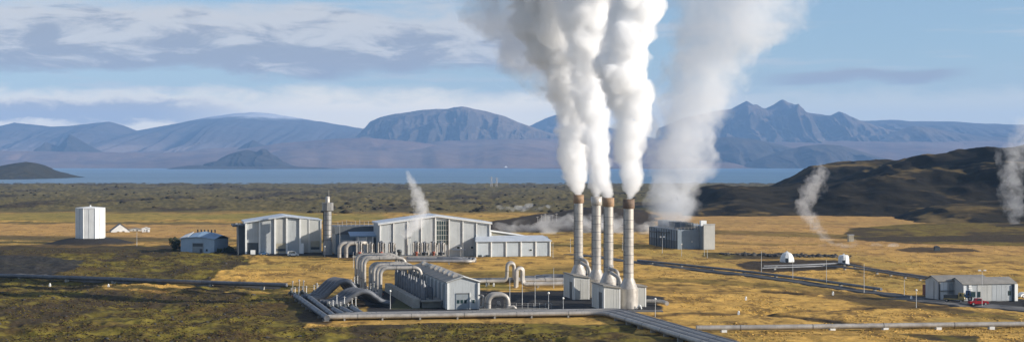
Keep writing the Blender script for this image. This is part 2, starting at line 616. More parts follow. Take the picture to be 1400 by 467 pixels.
def ground_material():
    m = bpy.data.materials.new('ground_cover')
    m.use_nodes = True
    N = NT(m.node_tree)
    bs = m.node_tree.nodes['Principled BSDF']
    bs.inputs['Roughness'].default_value = 0.95
    bs.inputs['Specular IOR Level'].default_value = 0.1

    def attr(n):
        k = N.node('ShaderNodeAttribute', attribute_name=n)
        return k.outputs['Fac']
    geo = N.node('ShaderNodeNewGeometry')
    P = geo.outputs['Position']
    na = N.noise(P, 0.55, 5.0, 0.65)
    nb = N.noise(P, 0.09, 5.0, 0.6)
    nc = N.noise(P, 0.018, 4.0, 0.55)
    nd = N.noise(N.vmul(P, (1.0, 0.35, 1.0)), 0.09, 6.0, 0.70)
    ne = N.noise(P, 0.0065, 4.0, 0.55)
    grass = N.mix(N.ss(nb, 0.35, 0.65), (0.67, 0.405, 0.10), (0.46, 0.27, 0.066))
    grass = N.mix(N.m('MULTIPLY', N.ss(ne, 0.46, 0.6), 0.6), grass, (0.34, 0.255, 0.06))
    grass = N.mix(N.m('MULTIPLY', N.ss(nc, 0.5, 0.68), 0.6), grass, (0.25, 0.165, 0.05))
    grass = N.mix(N.m('MULTIPLY', N.ss(nd, 0.50, 0.61), 0.85), grass, (0.135, 0.08, 0.024))
    ng = N.noise(N.vmul(P, (0.16, 1.0, 1.0)), 0.07, 5.0, 0.6)
    grass = N.mix(N.m('MULTIPLY', N.ss(ng, 0.55, 0.66), 0.7), grass, (0.19, 0.115, 0.032))
    grass = N.mix(N.m('MULTIPLY', N.ss(na, 0.45, 0.7), 0.6), grass, (0.22, 0.13, 0.045))
    hf = N.node('ShaderNodeAttribute', attribute_name='hay').outputs['Fac']
    grass = N.mix(hf, grass, N.mix(0.5, grass, (0.44, 0.25, 0.105)))
    moss = N.mix(N.ss(na, 0.35, 0.66), (0.13, 0.097, 0.022), (0.035, 0.025, 0.012))
    moss = N.mix(N.m('MULTIPLY', N.ss(nb, 0.45, 0.6), 0.75), moss, (0.21, 0.17, 0.028))
    moss = N.mix(N.m('MULTIPLY', N.ss(nc, 0.48, 0.68), 0.6), moss, (0.085, 0.048, 0.022))
    lava = N.mix(N.ss(na, 0.35, 0.65), (0.030, 0.023, 0.016), (0.068, 0.048, 0.029))
    heath = N.mix(N.ss(nb, 0.35, 0.65), (0.15, 0.122, 0.045), (0.08, 0.064, 0.03))
    heath = N.mix(N.m('MULTIPLY', N.ss(nc, 0.45, 0.65), 0.5), heath, (0.17, 0.13, 0.05))
    grav = N.mix(N.ss(na, 0.3, 0.7), (0.045, 0.043, 0.042), (0.026, 0.026, 0.027))
    c = N.mix(attr('moss'), grass, moss)
    c = N.mix(attr('heath'), c, heath)
    c = N.mix(attr('lava'), c, lava)
    c = N.mix(attr('gravel'), c, grav)
    c = N.mix(attr('green'), c, (0.16, 0.17, 0.04))
    N.link(c, bs.inputs['Base Color'])
    bp = N.node('ShaderNodeBump')
    bp.inputs['Strength'].default_value = 0.7
    bp.inputs['Distance'].default_value = 0.5
    N.link(na, bp.inputs['Height'])
    m.node_tree.links.new(bp.outputs[0], bs.inputs['Normal'])
    return m


M['ground'] = ground_material()
vv = np.concatenate([np.linspace(330, 232, 150), np.linspace(231.6, 60, 380), np.linspace(59.7, 17.5, 110)])
dd = HC * F / vv
tt = np.linspace(-0.37, 0.40, 900)
D_, T_ = np.meshgrid(dd, tt, indexing='ij')
X_, Y_ = T_ * D_, D_
Z_ = gz(X_, Y_)


def cover(x, y):
    wx = x + (fbm(x / 26, y / 60, 4, 41) - 0.5) * 26
    wy = y + (fbm(x / 30, y / 60, 4, 47) - 0.5) * 0.075 * y
    PX = 700 + F * wx / wy
    PY = HZ + F * HC / wy
    lx = x + (fbm(x / 14, y / 30, 3, 141) - 0.5) * 7
    ly = y + (fbm(x / 14, y / 30, 3, 147) - 0.5) * 14
    # moss and heath
    fore = (PY > 444) & (PX < 905)
    fore |= (PY > 456) & (PX < 1500) & (fbm(x / 30, y / 50, 3, 8) > 0.47)
    leftr = (PX < 430) & (PY > 337) & ~((PX > 330 - (PY - 350) * 1.2) & (PY > 348) & (PY < 391))
    leftr &= ~((PX > 150) & (PY > 386) & (PY < 400) & (fbm(x / 20, y / 50, 3, 12) > 0.5))
    moss = (fore | leftr).astype(float)
    bankp = gpoly([(945, 345), (1010, 345), (1150, 352), (1160, 361), (1000, 356), (945, 351)])
    moss = np.maximum(moss, inpoly(lx, ly, gpoly([(960, 345), (1060, 347), (1075, 353), (1000, 354), (960, 350)])) * 0.9)
    moss = np.maximum(moss, inpoly(lx, ly, gpoly([(860, 378), (1000, 382), (1120, 392), (1220, 407), (1280, 418), (1400, 432), (1400, 438), (1200, 420), (1130, 402), (990, 388), (860, 383)])) * 0.55)
    moss = np.maximum(moss, inpoly(wx, wy, gpoly([(560, 374), (780, 366), (790, 374), (680, 381), (560, 380)])) * 0.5)
    moss = np.maximum(moss, 0.9 * inpoly(lx, ly, gpoly([(1160, 312), (1240, 306), (1400, 300), (1700, 296), (1700, 336), (1400, 336), (1250, 333), (1150, 326)])))
    moss = np.maximum(moss, 0.65 * inpoly(lx, ly, gpoly([(930, 313), (1100, 317), (1230, 325), (1200, 329), (1080, 323), (930, 319)])))
    moss = np.maximum(moss, 0.5 * inpoly(lx, ly, gpoly([(900, 328), (1060, 333), (1180, 331), (1060, 336), (900, 331)])))
    heath = smooth(wy, 1560, 1700)
    heath = np.maximum(heath, ((PY > 303) & (PY < 306) & (PX < 520)) * 0.8)
    # dark lava: banks, ridges between moss
    nl = fbm(x / 22, y / 60, 5, 61)
    lava = moss * smooth(nl + (fbm(x / 5, y / 9, 3, 64) - 0.5) * 0.3, 0.52, 0.64) * 0.85
    lava = np.maximum(lava, heath * smooth(fbm(x / 60, y / 260, 5, 66), 0.55, 0.66) * 0.85)
    lava = np.maximum(lava, inpoly(lx, ly, DARKBANK) * 1.0)
    lava = np.maximum(lava, smooth(np.hypot(x - TANK[0], (y - TANK[1])), 31, 24))
    lava = np.maximum(lava, inpoly(lx, ly, gpoly([(75, 333), (330, 340), (330, 346), (60, 347), (-100, 345), (-100, 336)])) * 0.75)
    lava = np.maximum(lava, inpoly(lx, ly, gpoly([(410, 425), (440, 405), (520, 405), (500, 418), (440, 442), (400, 440)])) * 0.9)
    lava = np.maximum(lava, inpoly(lx, ly, gpoly([(1012, 361), (1045, 355.5), (1150, 355), (1178, 362), (1130, 369), (1060, 373), (1015, 367)])) * 1.0)
    lava = np.maximum(lava, inpoly(lx, ly, gpoly([(870, 352), (960, 358), (1010, 356), (960, 362), (870, 358)])) * 0.3)
    lava = np.maximum(lava, 0.9 * inpoly(lx, ly, gpoly([(1165, 324), (1400, 320), (1700, 319), (1700, 329), (1400, 331), (1190, 330)])))
    lava = np.maximum(lava, 0.9 * inpoly(lx, ly, gpoly([(1225, 341), (1250, 338), (1320, 339), (1345, 343), (1300, 345), (1240, 345)])))
    lava = np.maximum(lava, 0.75 * inpoly(lx, ly, gpoly([(1125, 401), (1200, 407), (1260, 415), (1330, 423), (1330, 427), (1240, 421), (1180, 413), (1125, 405)])))
    lava = np.maximum(lava, 0.6 * inpoly(lx, ly, gpoly([(930, 362), (985, 369), (1000, 372), (960, 371), (925, 366)])))
    rag = 0.6 + 0.8 * fbm(x / 9, y / 16, 3, 171)
    for dp in (DITCH1, DITCH2, DITCH3, DITCH4):
        lava = np.maximum(lava, np.clip(0.95 * rag * np.exp(-(seg_dist(lx, ly, dp) / 2.6) ** 2), 0, 1))
    brn = inpoly(wx, wy, gpoly([(460, 260), (1100, 262), (1100, 283), (960, 290), (470, 288)]))
    grav = inpoly(lx, ly, gpoly([(500, 398), (560, 396), (660, 398), (800, 397), (905, 404), (905, 424), (760, 430), (640, 430), (590, 428), (500, 428)])) * 1.0
    grav = np.maximum(grav, inpoly(x, y, gpoly([(310, 344), (540, 347), (540, 351), (470, 353), (430, 349), (310, 347.5)])))
    grav = np.maximum(grav, inpoly(lx, ly, gpoly([(-200, 351), (60, 349), (120, 357), (110, 366), (80, 374), (60, 382), (20, 378), (-200, 374)])) * 0.9)
    grav = np.maximum(grav, inpoly(x, y, gpoly([(1240, 405), (1280, 402), (1400, 408), (1480, 412), (1480, 434), (1340, 420), (1240, 412)])))
    grav = np.maximum(grav, 0.9 * smooth(np.hypot(x - TANK[0], y - TANK[1]), 31, 25))
    green = inpoly(lx, ly, gpoly([(640, 386), (697, 386), (695, 395), (640, 395)])) * 0.55
    green = np.maximum(green, inpoly(lx, ly, gpoly([(540, 400), (575, 402), (600, 421), (530, 421)])) * 0.35)
    green = np.maximum(green, inpoly(wx, wy, gpoly([(-200, 290), (520, 291), (520, 300), (-200, 302)])) * 0.5)
    hay = smooth(y, 700, 1000) * smooth(x, 60, 160)
    hay = np.maximum(hay, smooth(y, 950, 1100) * smooth(x, -100, -200) * (PY > 304))
    return moss, heath, lava, grav, green, hay


mo, he, la, gr, gn, hy_ = cover(X_, Y_)


def soft(a_):
    p = np.pad(a_, 1, mode='edge')
    return (p[:-2, 1:-1] + p[2:, 1:-1] + 2 * p[1:-1, 1:-1] + p[1:-1, :-2] + p[1:-1, 2:]) / 6


ground = grid_mesh('ground', X_, Y_, Z_, M['ground'], dict(moss=soft(mo), heath=he, lava=soft(la), gravel=soft(gr), green=soft(gn), hay=soft(hy_)))
ground['kind'] = 'structure'

# ------------------------------------------------------------------ water and far land
def terrain_material(name, c1, c2, c3, scale, snow=None, rough=0.95, thr=0.42, flat=None):
    m = bpy.data.materials.new(name)
    m.use_nodes = True
    N = NT(m.node_tree)
    bs = m.node_tree.nodes['Principled BSDF']
    bs.inputs['Roughness'].default_value = rough
    bs.inputs['Specular IOR Level'].default_value = 0.1
    geo = N.node('ShaderNodeNewGeometry')
    P = geo.outputs['Position']
    n_ = N.noise(P, scale, 6.0, 0.62)
    n_2 = N.noise(P, scale * 0.2, 5.0, 0.6)
    c = N.mix(N.ss(n_, 0.35, 0.66), c1, c2)
    c = N.mix(N.m('MULTIPLY', N.ss(n_2, thr, thr + 0.18), 0.8), c, c3)
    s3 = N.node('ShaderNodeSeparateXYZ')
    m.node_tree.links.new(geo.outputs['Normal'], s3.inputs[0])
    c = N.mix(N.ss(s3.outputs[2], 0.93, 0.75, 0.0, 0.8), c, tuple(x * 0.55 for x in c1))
    if flat:
        c = N.mix(N.m('MULTIPLY', N.ss(s3.outputs[2], 0.962, 0.99), N.ss(n_2, 0.46, 0.6, 0.04, 0.8)), c, flat)
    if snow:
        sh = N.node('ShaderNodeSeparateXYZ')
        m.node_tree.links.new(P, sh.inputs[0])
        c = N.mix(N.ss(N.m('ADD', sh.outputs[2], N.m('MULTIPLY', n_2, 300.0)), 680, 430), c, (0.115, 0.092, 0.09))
        s2 = N.node('ShaderNodeSeparateXYZ')
        m.node_tree.links.new(P, s2.inputs[0])
        hh = N.m('ADD', s2.outputs[2], N.m('MULTIPLY', N.m('SUBTRACT', n_, 0.5), snow[2]))
        k = N.m('MULTIPLY', N.ss(hh, snow[0], snow[1]), N.ss(s3.outputs[2], 0.72, 0.9))
        c = N.mix(N.m('MULTIPLY', k, snow[3]), c, (0.75, 0.77, 0.82))
    N.link(c, bs.inputs['Base Color'])
    bp = N.node('ShaderNodeBump')
    bp.inputs['Strength'].default_value = 0.6
    bp.inputs['Distance'].default_value = 0.15 / scale
    N.link(n_, bp.inputs['Height'])
    m.node_tree.links.new(bp.outputs[0], bs.inputs['Normal'])
    return m


wm = bpy.data.materials.new('lake_water')
wm.use_nodes = True
N = NT(wm.node_tree)
bs = wm.node_tree.nodes['Principled BSDF']
bs.inputs['Roughness'].default_value = 0.28
bs.inputs['IOR'].default_value = 1.33
geo = N.node('ShaderNodeNewGeometry')
wn = N.noise(N.vmul(geo.outputs['Position'], (0.22, 1.0, 1.0)), 0.0011, 6.0, 0.62)
N.link(N.mix(N.ss(wn, 0.4, 0.62), (0.02, 0.072, 0.125), (0.075, 0.135, 0.19)), bs.inputs['Base Color'])
bp = N.node('ShaderNodeBump')
bp.inputs['Strength'].default_value = 0.55
bp.inputs['Distance'].default_value = 6.0
N.link(N.noise(geo.outputs['Position'], 0.03, 6.0, 0.7), bp.inputs['Height'])
wm.node_tree.links.new(bp.outputs[0], bs.inputs['Normal'])
tw = np.linspace(-0.7, 0.7, 60)
dw = np.linspace(4700, 21500, 40)
DW, TW = np.meshgrid(dw, tw, indexing='ij')
lake = grid_mesh('lake', TW * DW, DW, np.full(DW.shape, LAKE_Z), wm)
lake['kind'] = 'structure'

M['plain'] = terrain_material('tundra_plain', (0.17, 0.105, 0.08), (0.11, 0.07, 0.06), (0.20, 0.13, 0.095), 0.0016)
M['mount'] = terrain_material('mountain_rock', (0.06, 0.05, 0.045), (0.10, 0.075, 0.06), (0.16, 0.115, 0.08), 0.0022)
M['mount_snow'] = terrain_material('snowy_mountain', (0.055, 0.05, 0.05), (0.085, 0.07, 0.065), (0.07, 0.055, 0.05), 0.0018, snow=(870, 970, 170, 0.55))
M['mount_dark'] = terrain_material('dark_foothill', (0.03, 0.028, 0.026), (0.05, 0.042, 0.036), (0.07, 0.055, 0.042), 0.003)
M['isle'] = terrain_material('island_heath', (0.03, 0.028, 0.018), (0.045, 0.038, 0.022), (0.028, 0.026, 0.018), 0.02)
M['hill'] = terrain_material('hill_moss_lit_crests', (0.026, 0.022, 0.015), (0.012, 0.011, 0.010), (0.10, 0.07, 0.03), 0.03, thr=0.58, flat=(0.19, 0.13, 0.048))  # moss and grass; pale flat crests carry sunlit patches in their colour

# sloping plain beyond the lake
tp = np.linspace(-0.62, 0.62, 420)
dp_ = np.concatenate([np.linspace(18600, 24000, 130), np.linspace(24100, 37000, 100)])
DP, TP = np.meshgrid(dp_, tp, indexing='ij')
XP = TP * DP
PXP = 700 + F * TP
shore = np.interp(PXP, [-600, 0, 250, 400, 560, 700, 760, 960, 1100, 1400, 2000], [20500, 20200, 19600, 19000, 19300, 18600, 19000, 19300, 19400, 19500, 19500]) + (fbm(PXP / 40, PXP * 0, 4, 5) - 0.5) * 1200
s_ = np.clip((DP - shore), -1500, None)
rise = np.where(s_ < 0, s_ * 0.02, 0)
slope = np.interp(PXP, [-400, 0, 200, 350, 480, 700, 960, 1200, 1500], [0.030, 0.030, 0.036, 0.046, 0.060, 0.064, 0.062, 0.062, 0.060])
up = np.maximum(s_, 0)
up = np.where(up > 6500, 6500 + (up - 6500) * 0.25, up)
zz = LAKE_Z + rise + up * slope * smooth(up, -500, 2600) + (fbm(XP / 1500, DP / 1500, 5, 9) - 0.5) * 130 * smooth(up, 300, 4000)
zz += (fbm(XP / 380, DP / 380, 4, 19) - 0.5) * 26 * smooth(up, 100, 1500)
zz = np.where(s_ > 0, zz + 1.0, zz)
plain = grid_mesh('plain', XP, DP, zz, M['plain'])
plain['kind'] = 'structure'


def mountain(name, prof, D, back, front, mat, seed, rough=0.22, npx=220, ny=60, gully=1.0, zbase=None, steep=1.0, kind='structure'):
    """ridge whose crest follows prof (photo px,row) at distance D; front/back = slope lengths in metres"""
    if D > 35000:
        D, back, front = D * 0.86, back * 0.86, front * 0.86
    pxs = [p[0] for p in prof]
    x0, x1 = min(pxs), max(pxs)
    if x1 - x0 < 260:
        npx, ny = 120, 36
    px = np.linspace(x0, x1, npx)
    H = np.interp(px, pxs, [zat(p[1], D) for p in prof])
    s = np.concatenate([-np.linspace(1, 0, ny), np.linspace(0.04, 1, ny // 3)])
    S, PX = np.meshgrid(s, px, indexing='ij')
    HH = np.tile(H, (len(s), 1))
    Y = np.where(S < 0, D + S * front, D + S * back)
    X = at(1, 1) * 0 + (PX - 700) / F * D + (fbm(PX / 30, S * 3, 3, seed) - 0.5) * 0.02 * D * np.abs(S)
    zb = -60.0 if zbase is None else zbase
    L = (x1 - x0) / F * D
    prof_s = np.where(S < 0, (1 - np.abs(S)) ** steep, 1 - np.abs(S) ** 1.3)
    hgt = HH - zb
    g = ridged(X / (0.065 * L + 200), Y / (front * 0.9) + S * 0.3, 5, seed)
    g2 = fbm(X / 420, Y / 420, 5, seed + 5)
    w = np.abs(S) * (1 - np.abs(S)) * 4
    Z = zb + hgt * prof_s + hgt * w * rough * gully * (g - 0.55) * 0.85 + hgt * np.minimum(w, 1) * rough * 0.5 * (g2 - 0.5)
    Z += (fbm(X / 160, Y / 160, 4, seed + 9) - 0.5) * 0.02 * hgt
    Y = Y + (fbm(PX / 22, PX * 0, 4, seed + 13) - 0.5) * front * 0.5 * np.abs(S)
    o = grid_mesh(name, X, Y, Z, mat)
    o['kind'] = kind
    return o


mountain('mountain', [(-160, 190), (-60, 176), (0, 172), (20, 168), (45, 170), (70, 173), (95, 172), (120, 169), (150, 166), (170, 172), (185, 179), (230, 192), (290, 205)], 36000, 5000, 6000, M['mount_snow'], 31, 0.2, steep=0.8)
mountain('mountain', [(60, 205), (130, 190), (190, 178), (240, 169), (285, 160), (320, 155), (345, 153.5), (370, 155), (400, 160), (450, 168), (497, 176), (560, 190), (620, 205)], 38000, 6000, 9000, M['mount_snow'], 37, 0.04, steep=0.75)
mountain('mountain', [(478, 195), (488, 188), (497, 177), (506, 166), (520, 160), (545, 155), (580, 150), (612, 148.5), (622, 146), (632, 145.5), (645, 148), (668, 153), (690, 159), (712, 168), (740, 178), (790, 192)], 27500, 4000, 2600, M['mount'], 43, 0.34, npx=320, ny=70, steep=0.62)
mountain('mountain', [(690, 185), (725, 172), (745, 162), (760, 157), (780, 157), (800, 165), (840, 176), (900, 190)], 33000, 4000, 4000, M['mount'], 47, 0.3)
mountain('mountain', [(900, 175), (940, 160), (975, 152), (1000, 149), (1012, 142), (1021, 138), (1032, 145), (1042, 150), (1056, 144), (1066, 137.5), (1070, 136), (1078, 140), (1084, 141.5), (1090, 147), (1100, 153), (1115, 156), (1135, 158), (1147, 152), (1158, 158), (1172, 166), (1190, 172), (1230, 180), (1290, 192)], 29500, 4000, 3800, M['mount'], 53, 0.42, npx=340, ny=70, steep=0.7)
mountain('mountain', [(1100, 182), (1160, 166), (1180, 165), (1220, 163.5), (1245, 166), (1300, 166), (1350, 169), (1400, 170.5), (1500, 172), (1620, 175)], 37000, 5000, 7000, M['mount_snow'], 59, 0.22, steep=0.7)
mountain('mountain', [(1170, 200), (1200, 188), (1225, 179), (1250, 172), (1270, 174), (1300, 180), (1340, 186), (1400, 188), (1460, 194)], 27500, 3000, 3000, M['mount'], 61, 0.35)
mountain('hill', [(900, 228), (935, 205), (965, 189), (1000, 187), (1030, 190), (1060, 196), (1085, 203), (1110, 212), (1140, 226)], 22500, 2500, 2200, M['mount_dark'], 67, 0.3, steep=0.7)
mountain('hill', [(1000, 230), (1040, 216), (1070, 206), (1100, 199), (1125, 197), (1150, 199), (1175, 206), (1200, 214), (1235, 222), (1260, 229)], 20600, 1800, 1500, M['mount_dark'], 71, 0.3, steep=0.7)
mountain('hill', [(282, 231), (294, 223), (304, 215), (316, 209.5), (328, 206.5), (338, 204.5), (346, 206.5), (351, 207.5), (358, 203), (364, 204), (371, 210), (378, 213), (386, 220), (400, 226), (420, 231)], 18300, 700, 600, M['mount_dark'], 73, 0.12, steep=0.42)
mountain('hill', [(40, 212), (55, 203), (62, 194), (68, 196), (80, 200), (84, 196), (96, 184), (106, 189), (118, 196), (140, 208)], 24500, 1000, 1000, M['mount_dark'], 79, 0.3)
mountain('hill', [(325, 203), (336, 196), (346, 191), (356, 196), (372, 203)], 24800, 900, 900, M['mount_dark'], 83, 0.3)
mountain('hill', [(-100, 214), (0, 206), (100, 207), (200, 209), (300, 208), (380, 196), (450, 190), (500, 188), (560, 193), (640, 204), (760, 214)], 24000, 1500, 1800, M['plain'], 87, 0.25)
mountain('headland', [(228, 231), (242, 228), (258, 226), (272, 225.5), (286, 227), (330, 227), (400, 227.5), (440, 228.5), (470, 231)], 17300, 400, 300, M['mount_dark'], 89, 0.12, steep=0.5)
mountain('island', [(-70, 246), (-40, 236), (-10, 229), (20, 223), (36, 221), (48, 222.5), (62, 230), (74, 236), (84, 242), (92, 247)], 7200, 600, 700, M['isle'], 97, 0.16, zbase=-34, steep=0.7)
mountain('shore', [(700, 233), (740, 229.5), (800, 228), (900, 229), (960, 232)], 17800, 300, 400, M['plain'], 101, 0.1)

# ------------------------------------------------------------------ dark hills on the right
xh = np.linspace(150, 1750, 520)
yh = np.concatenate([np.linspace(1150, 1900, 250), np.linspace(1903, 3100, 100)])
YH, XH = np.meshgrid(yh, xh, indexing='ij')


def ridge_layer(prof, D, front, back, power=1.0):
    pxs = [p[0] for p in prof]
    xs = [at(p, D) for p in pxs]
    hs = [zat(p[1], D) for p in prof]
    warp = (fbm(XH / 90, YH / 140, 3, int(D)) - 0.5) * 90
    H = np.interp(XH + warp * 0.5, xs, hs, left=-12)
    s = (YH - D + warp)
    t = np.where(s < 0, 1 - np.clip(-s / front, 0, 1), 1 - np.clip(s / back, 0, 1))
    t = t * t * (3 - 2 * t)
    return -6 + (H + 6) * t ** power


L = [
    ridge_layer([(1020, 275), (1050, 262), (1090, 241), (1115, 226), (1140, 221), (1170, 219), (1215, 217), (1250, 219), (1300, 224), (1400, 224), (1600, 208), (1900, 170)], 2350, 420, 500),
    ridge_layer([(1150, 260), (1215, 228), (1250, 217), (1280, 211), (1320, 206), (1350, 200), (1400, 198), (1460, 188), (1560, 140), (1700, 80), (1850, 5), (2300, 5)], 2050, 420, 600),
    ridge_layer([(930, 285), (952, 266), (970, 257), (990, 252), (1015, 254), (1060, 256), (1100, 250), (1160, 246), (1215, 238), (1280, 229), (1340, 222), (1400, 216), (1460, 198), (1560, 140), (1700, 40), (1865, -70), (2000, -70), (2300, -40)], 1700, 240, 500),
    ridge_layer([(1150, 312), (1200, 305), (1250, 292), (1290, 282), (1330, 276), (1400, 270), (1470, 262), (1560, 252), (1700, 243), (1900, 238), (2200, 235)], 1430, 150, 300),
    ridge_layer([(1170, 322), (1230, 319), (1280, 314), (1340, 309), (1400, 306), (1500, 296), (1650, 270), (1900, 240)], 1270, 90, 200),
]
ZH = np.max(np.stack(L), axis=0)
nzh = (ridged(XH / 70, YH / 95, 5, 201) - 0.6)
ZH = ZH + nzh * np.clip(ZH + 4, 0, 40) * 0.32 + (fbm(XH / 16, YH / 20, 4, 207) - 0.5) * 3.2 - 1.5
hills = grid_mesh('hillside', XH, YH, ZH, M['hill'])
hills['kind'] = 'structure'

# ------------------------------------------------------------------ roads and tracks
def ribbon(name, pts, width, mat, lift=0.35, shoulder=1.0, n=10):
    P = rounded([(x, y, 0) for x, y in pts], 60, n)
    Q = []
    for p0, p1 in zip(P[:-1], P[1:]):
        k = max(1, int((p1 - p0).length / 8))
        Q += [p0.lerp(p1, i / k) for i in range(k)]
    Q.append(P[-1])
    mb = MB()
    vs, fs = [], []
    for i, p in enumerate(Q):
        d = (Q[min(i + 1, len(Q) - 1)] - Q[max(i - 1, 0)]).normalized()
        nrm = Vector((d.y, -d.x, 0))
        zc = float(gz(np.array([p.x]), np.array([p.y]))[0]) + lift
        for off, dz in ((-width / 2 - shoulder, -lift - 0.5), (-width / 2, 0), (0, 0.06), (width / 2, 0), (width / 2 + shoulder, -lift - 0.5)):
            q = p + nrm * off
            vs.append((q.x, q.y, zc + dz))
    for i in range(len(Q) - 1):
        for k in range(4):
            fs.append((i * 5 + k, (i + 1) * 5 + k, (i + 1) * 5 + k + 1, i * 5 + k + 1)[::-1])
    mb.add(vs, fs, False)
    o = mb.build(name, mat)
    o['kind'] = 'structure'
    return o


ribbon('road', ROAD_MAIN, 8.0, M['asphalt'])
ribbon('road', [gp(1230, 407), gp(1330, 417), gp(1400, 422.5), gp(1500, 430)], 11.0, M['gravel'], 0.42)
ribbon('track', [gp(640, 425.5), gp(730, 425.5), gp(800, 424.5), gp(880, 425), gp(906, 425)], 5.0, M['gravel'], 0.25)
ribbon('road', [gp(-150, 374), gp(0, 377), gp(70, 380), gp(150, 384), gp(260, 388), gp(390, 392)], 7.0, M['gravel'], 0.5)


# ------------------------------------------------------------------ buildings
TH = math.radians(12.0)
UX, UY = math.cos(TH), math.sin(TH)


def loc_u(x, y, u, v):
    return (x + UX * u - UY * v, y + UY * u + UX * v)


def gable_shell(w, d, he, hr, rx=None):
    """walls (pentagon prism): front gable faces -y"""
    rx = w / 2 if rx is None else rx
    return MB().prism_y([(0, 0), (w, 0), (w, he), (rx, hr), (0, he)], 0, d)


def roof_sheets(parent, w, d, he, hr, mat, rx=None, over=0.4, th=0.25, name='roof'):
    rx = w / 2 if rx is None else rx
    sl1 = (hr - he) / rx
    sl2 = (hr - he) / (w - rx)
    lift = 0.03
    a_ = MB().prism_y([(-over, he - over * sl1 + lift), (rx, hr + lift), (rx, hr + lift + th), (-over, he - over * sl1 + lift + th)], -over, d + over)
    a_.build(name, mat, parent)
    b_ = MB().prism_y([(rx + 0.004, hr + lift), (w + over, he - over * sl2 + lift), (w + over, he - over * sl2 + lift + th), (rx + 0.004, hr + lift + th)], -over, d + over)
    b_.build(name, mat, parent)


def window_grid(parent, x0, x1, z0, z1, y, nx, nz, fr=0.12, frame_mat=None):
    f = MB()
    f.box(x0, x1, y - 0.10, y + 0.02, z0, z0 + fr).box(x0, x1, y - 0.10, y + 0.02, z1 - fr, z1)
    for i in range(nx + 1):
        xx = x0 + (x1 - x0 - fr) * i / nx
        f.box(xx, xx + fr, y - 0.105, y + 0.015, z0 + fr, z1 - fr)
    for j in range(1, nz):
        zz_ = z0 + (z1 - z0) * j / nz
        f.box(x0 + fr, x1 - fr, y - 0.095, y + 0.01, zz_ - fr / 2, zz_ + fr / 2)
    w = f.build('window', frame_mat or M['white'], parent)
    for i in range(nx):
        for j in range(nz):
            xa = x0 + (x1 - x0 - fr) * i / nx + fr
            xb = x0 + (x1 - x0 - fr) * (i + 1) / nx
            za = z0 + (z1 - z0) * j / nz + fr / 2
            zb = z0 + (z1 - z0) * (j + 1) / nz - fr / 2
            MB().box(xa, xb, y - 0.05, y - 0.01, za, zb).build('pane', M['glass'], w)
    return w


# --- main turbine hall
hx, hy = gp(519, 351.5)
W_, HE, HR, DEP, RX = 59.5, 17.6, 21.6, 26.0, 30.5
hall = thing('turbine_hall', 'large pale turbine hall with white fins and a tall glazed bay', 'building', (hx, hy, 0), TH)


def gab(x, w=W_, he=HE, hr=HR, rx=RX):
    return he + (hr - he) * (x / rx if x < rx else (w - x) / (w - rx))


gable_shell(W_, DEP, HE, HR, RX).build('wall', M['clad'], hall)
roof_sheets(hall, W_, DEP, HE, HR, M['roof'], RX, 0.9, 0.7)
nb = 8
bw = W_ / nb
for i in range(nb):
    xa, xb = i * bw + 0.55, (i + 1) * bw - 0.05
    if i == 4:
        continue
    MB().prism_y([(xa, 0.25), (xb, 0.25), (xb, gab(xb) - 0.35), (xa, gab(xa) - 0.35)] if not (xa < RX < xb) else
                 [(xa, 0.25), (xb, 0.25), (xb, gab(xb) - 0.35), (RX, HR - 0.35), (xa, gab(xa) - 0.35)], -0.16, -0.003).build('wall_panel', M['clad'], hall)
for i in range(nb + 1):
    xc = min(max(i * bw, 0.25), W_ - 0.25)
    MB().box(xc - 0.28, xc + 0.28, -0.75, 0.05 if i < nb else 0.0, 0, gab(xc) - 0.3).build('fin', M['white'], hall)
window_grid(hall, 4 * bw + 0.6, 5 * bw - 0.4, 6.2, 19.2, -0.02, 5, 5, 0.2, M['clad_cream'])
MB().box(4 * bw + 0.5, 5 * bw - 0.3, -0.2, -0.003, 0.3, 5.9).build('wall_panel', M['clad'], hall)
for xx, zz_ in ((5.55 * bw, 4.0), (6.55 * bw, 4.0)):
    f = MB().box(xx, xx + 1.7, -0.30, -0.165, zz_, zz_ + 1.4).build('window', M['white'], hall)
    MB().box(xx + 0.15, xx + 1.55, -0.34, -0.305, zz_ + 0.12, zz_ + 1.28).build('pane', M['glass'], f)
MB().prism_x([(-0.9, 3.4), (0, 3.7), (0, 3.9), (-0.9, 3.6)], 5.2 * bw, 6.2 * bw).build('canopy', M['roof'], hall)
# trims along the verge
MB().prism_y([(-0.9, HE - 0.55), (RX, HR - 0.4), (W_ + 0.9, HE - 0.55), (W_ + 0.9, HE - 0.1), (RX, HR + 0.02), (-0.9, HE - 0.1)], -1.35, -1.02).build('roof_trim', M['white'], hall)

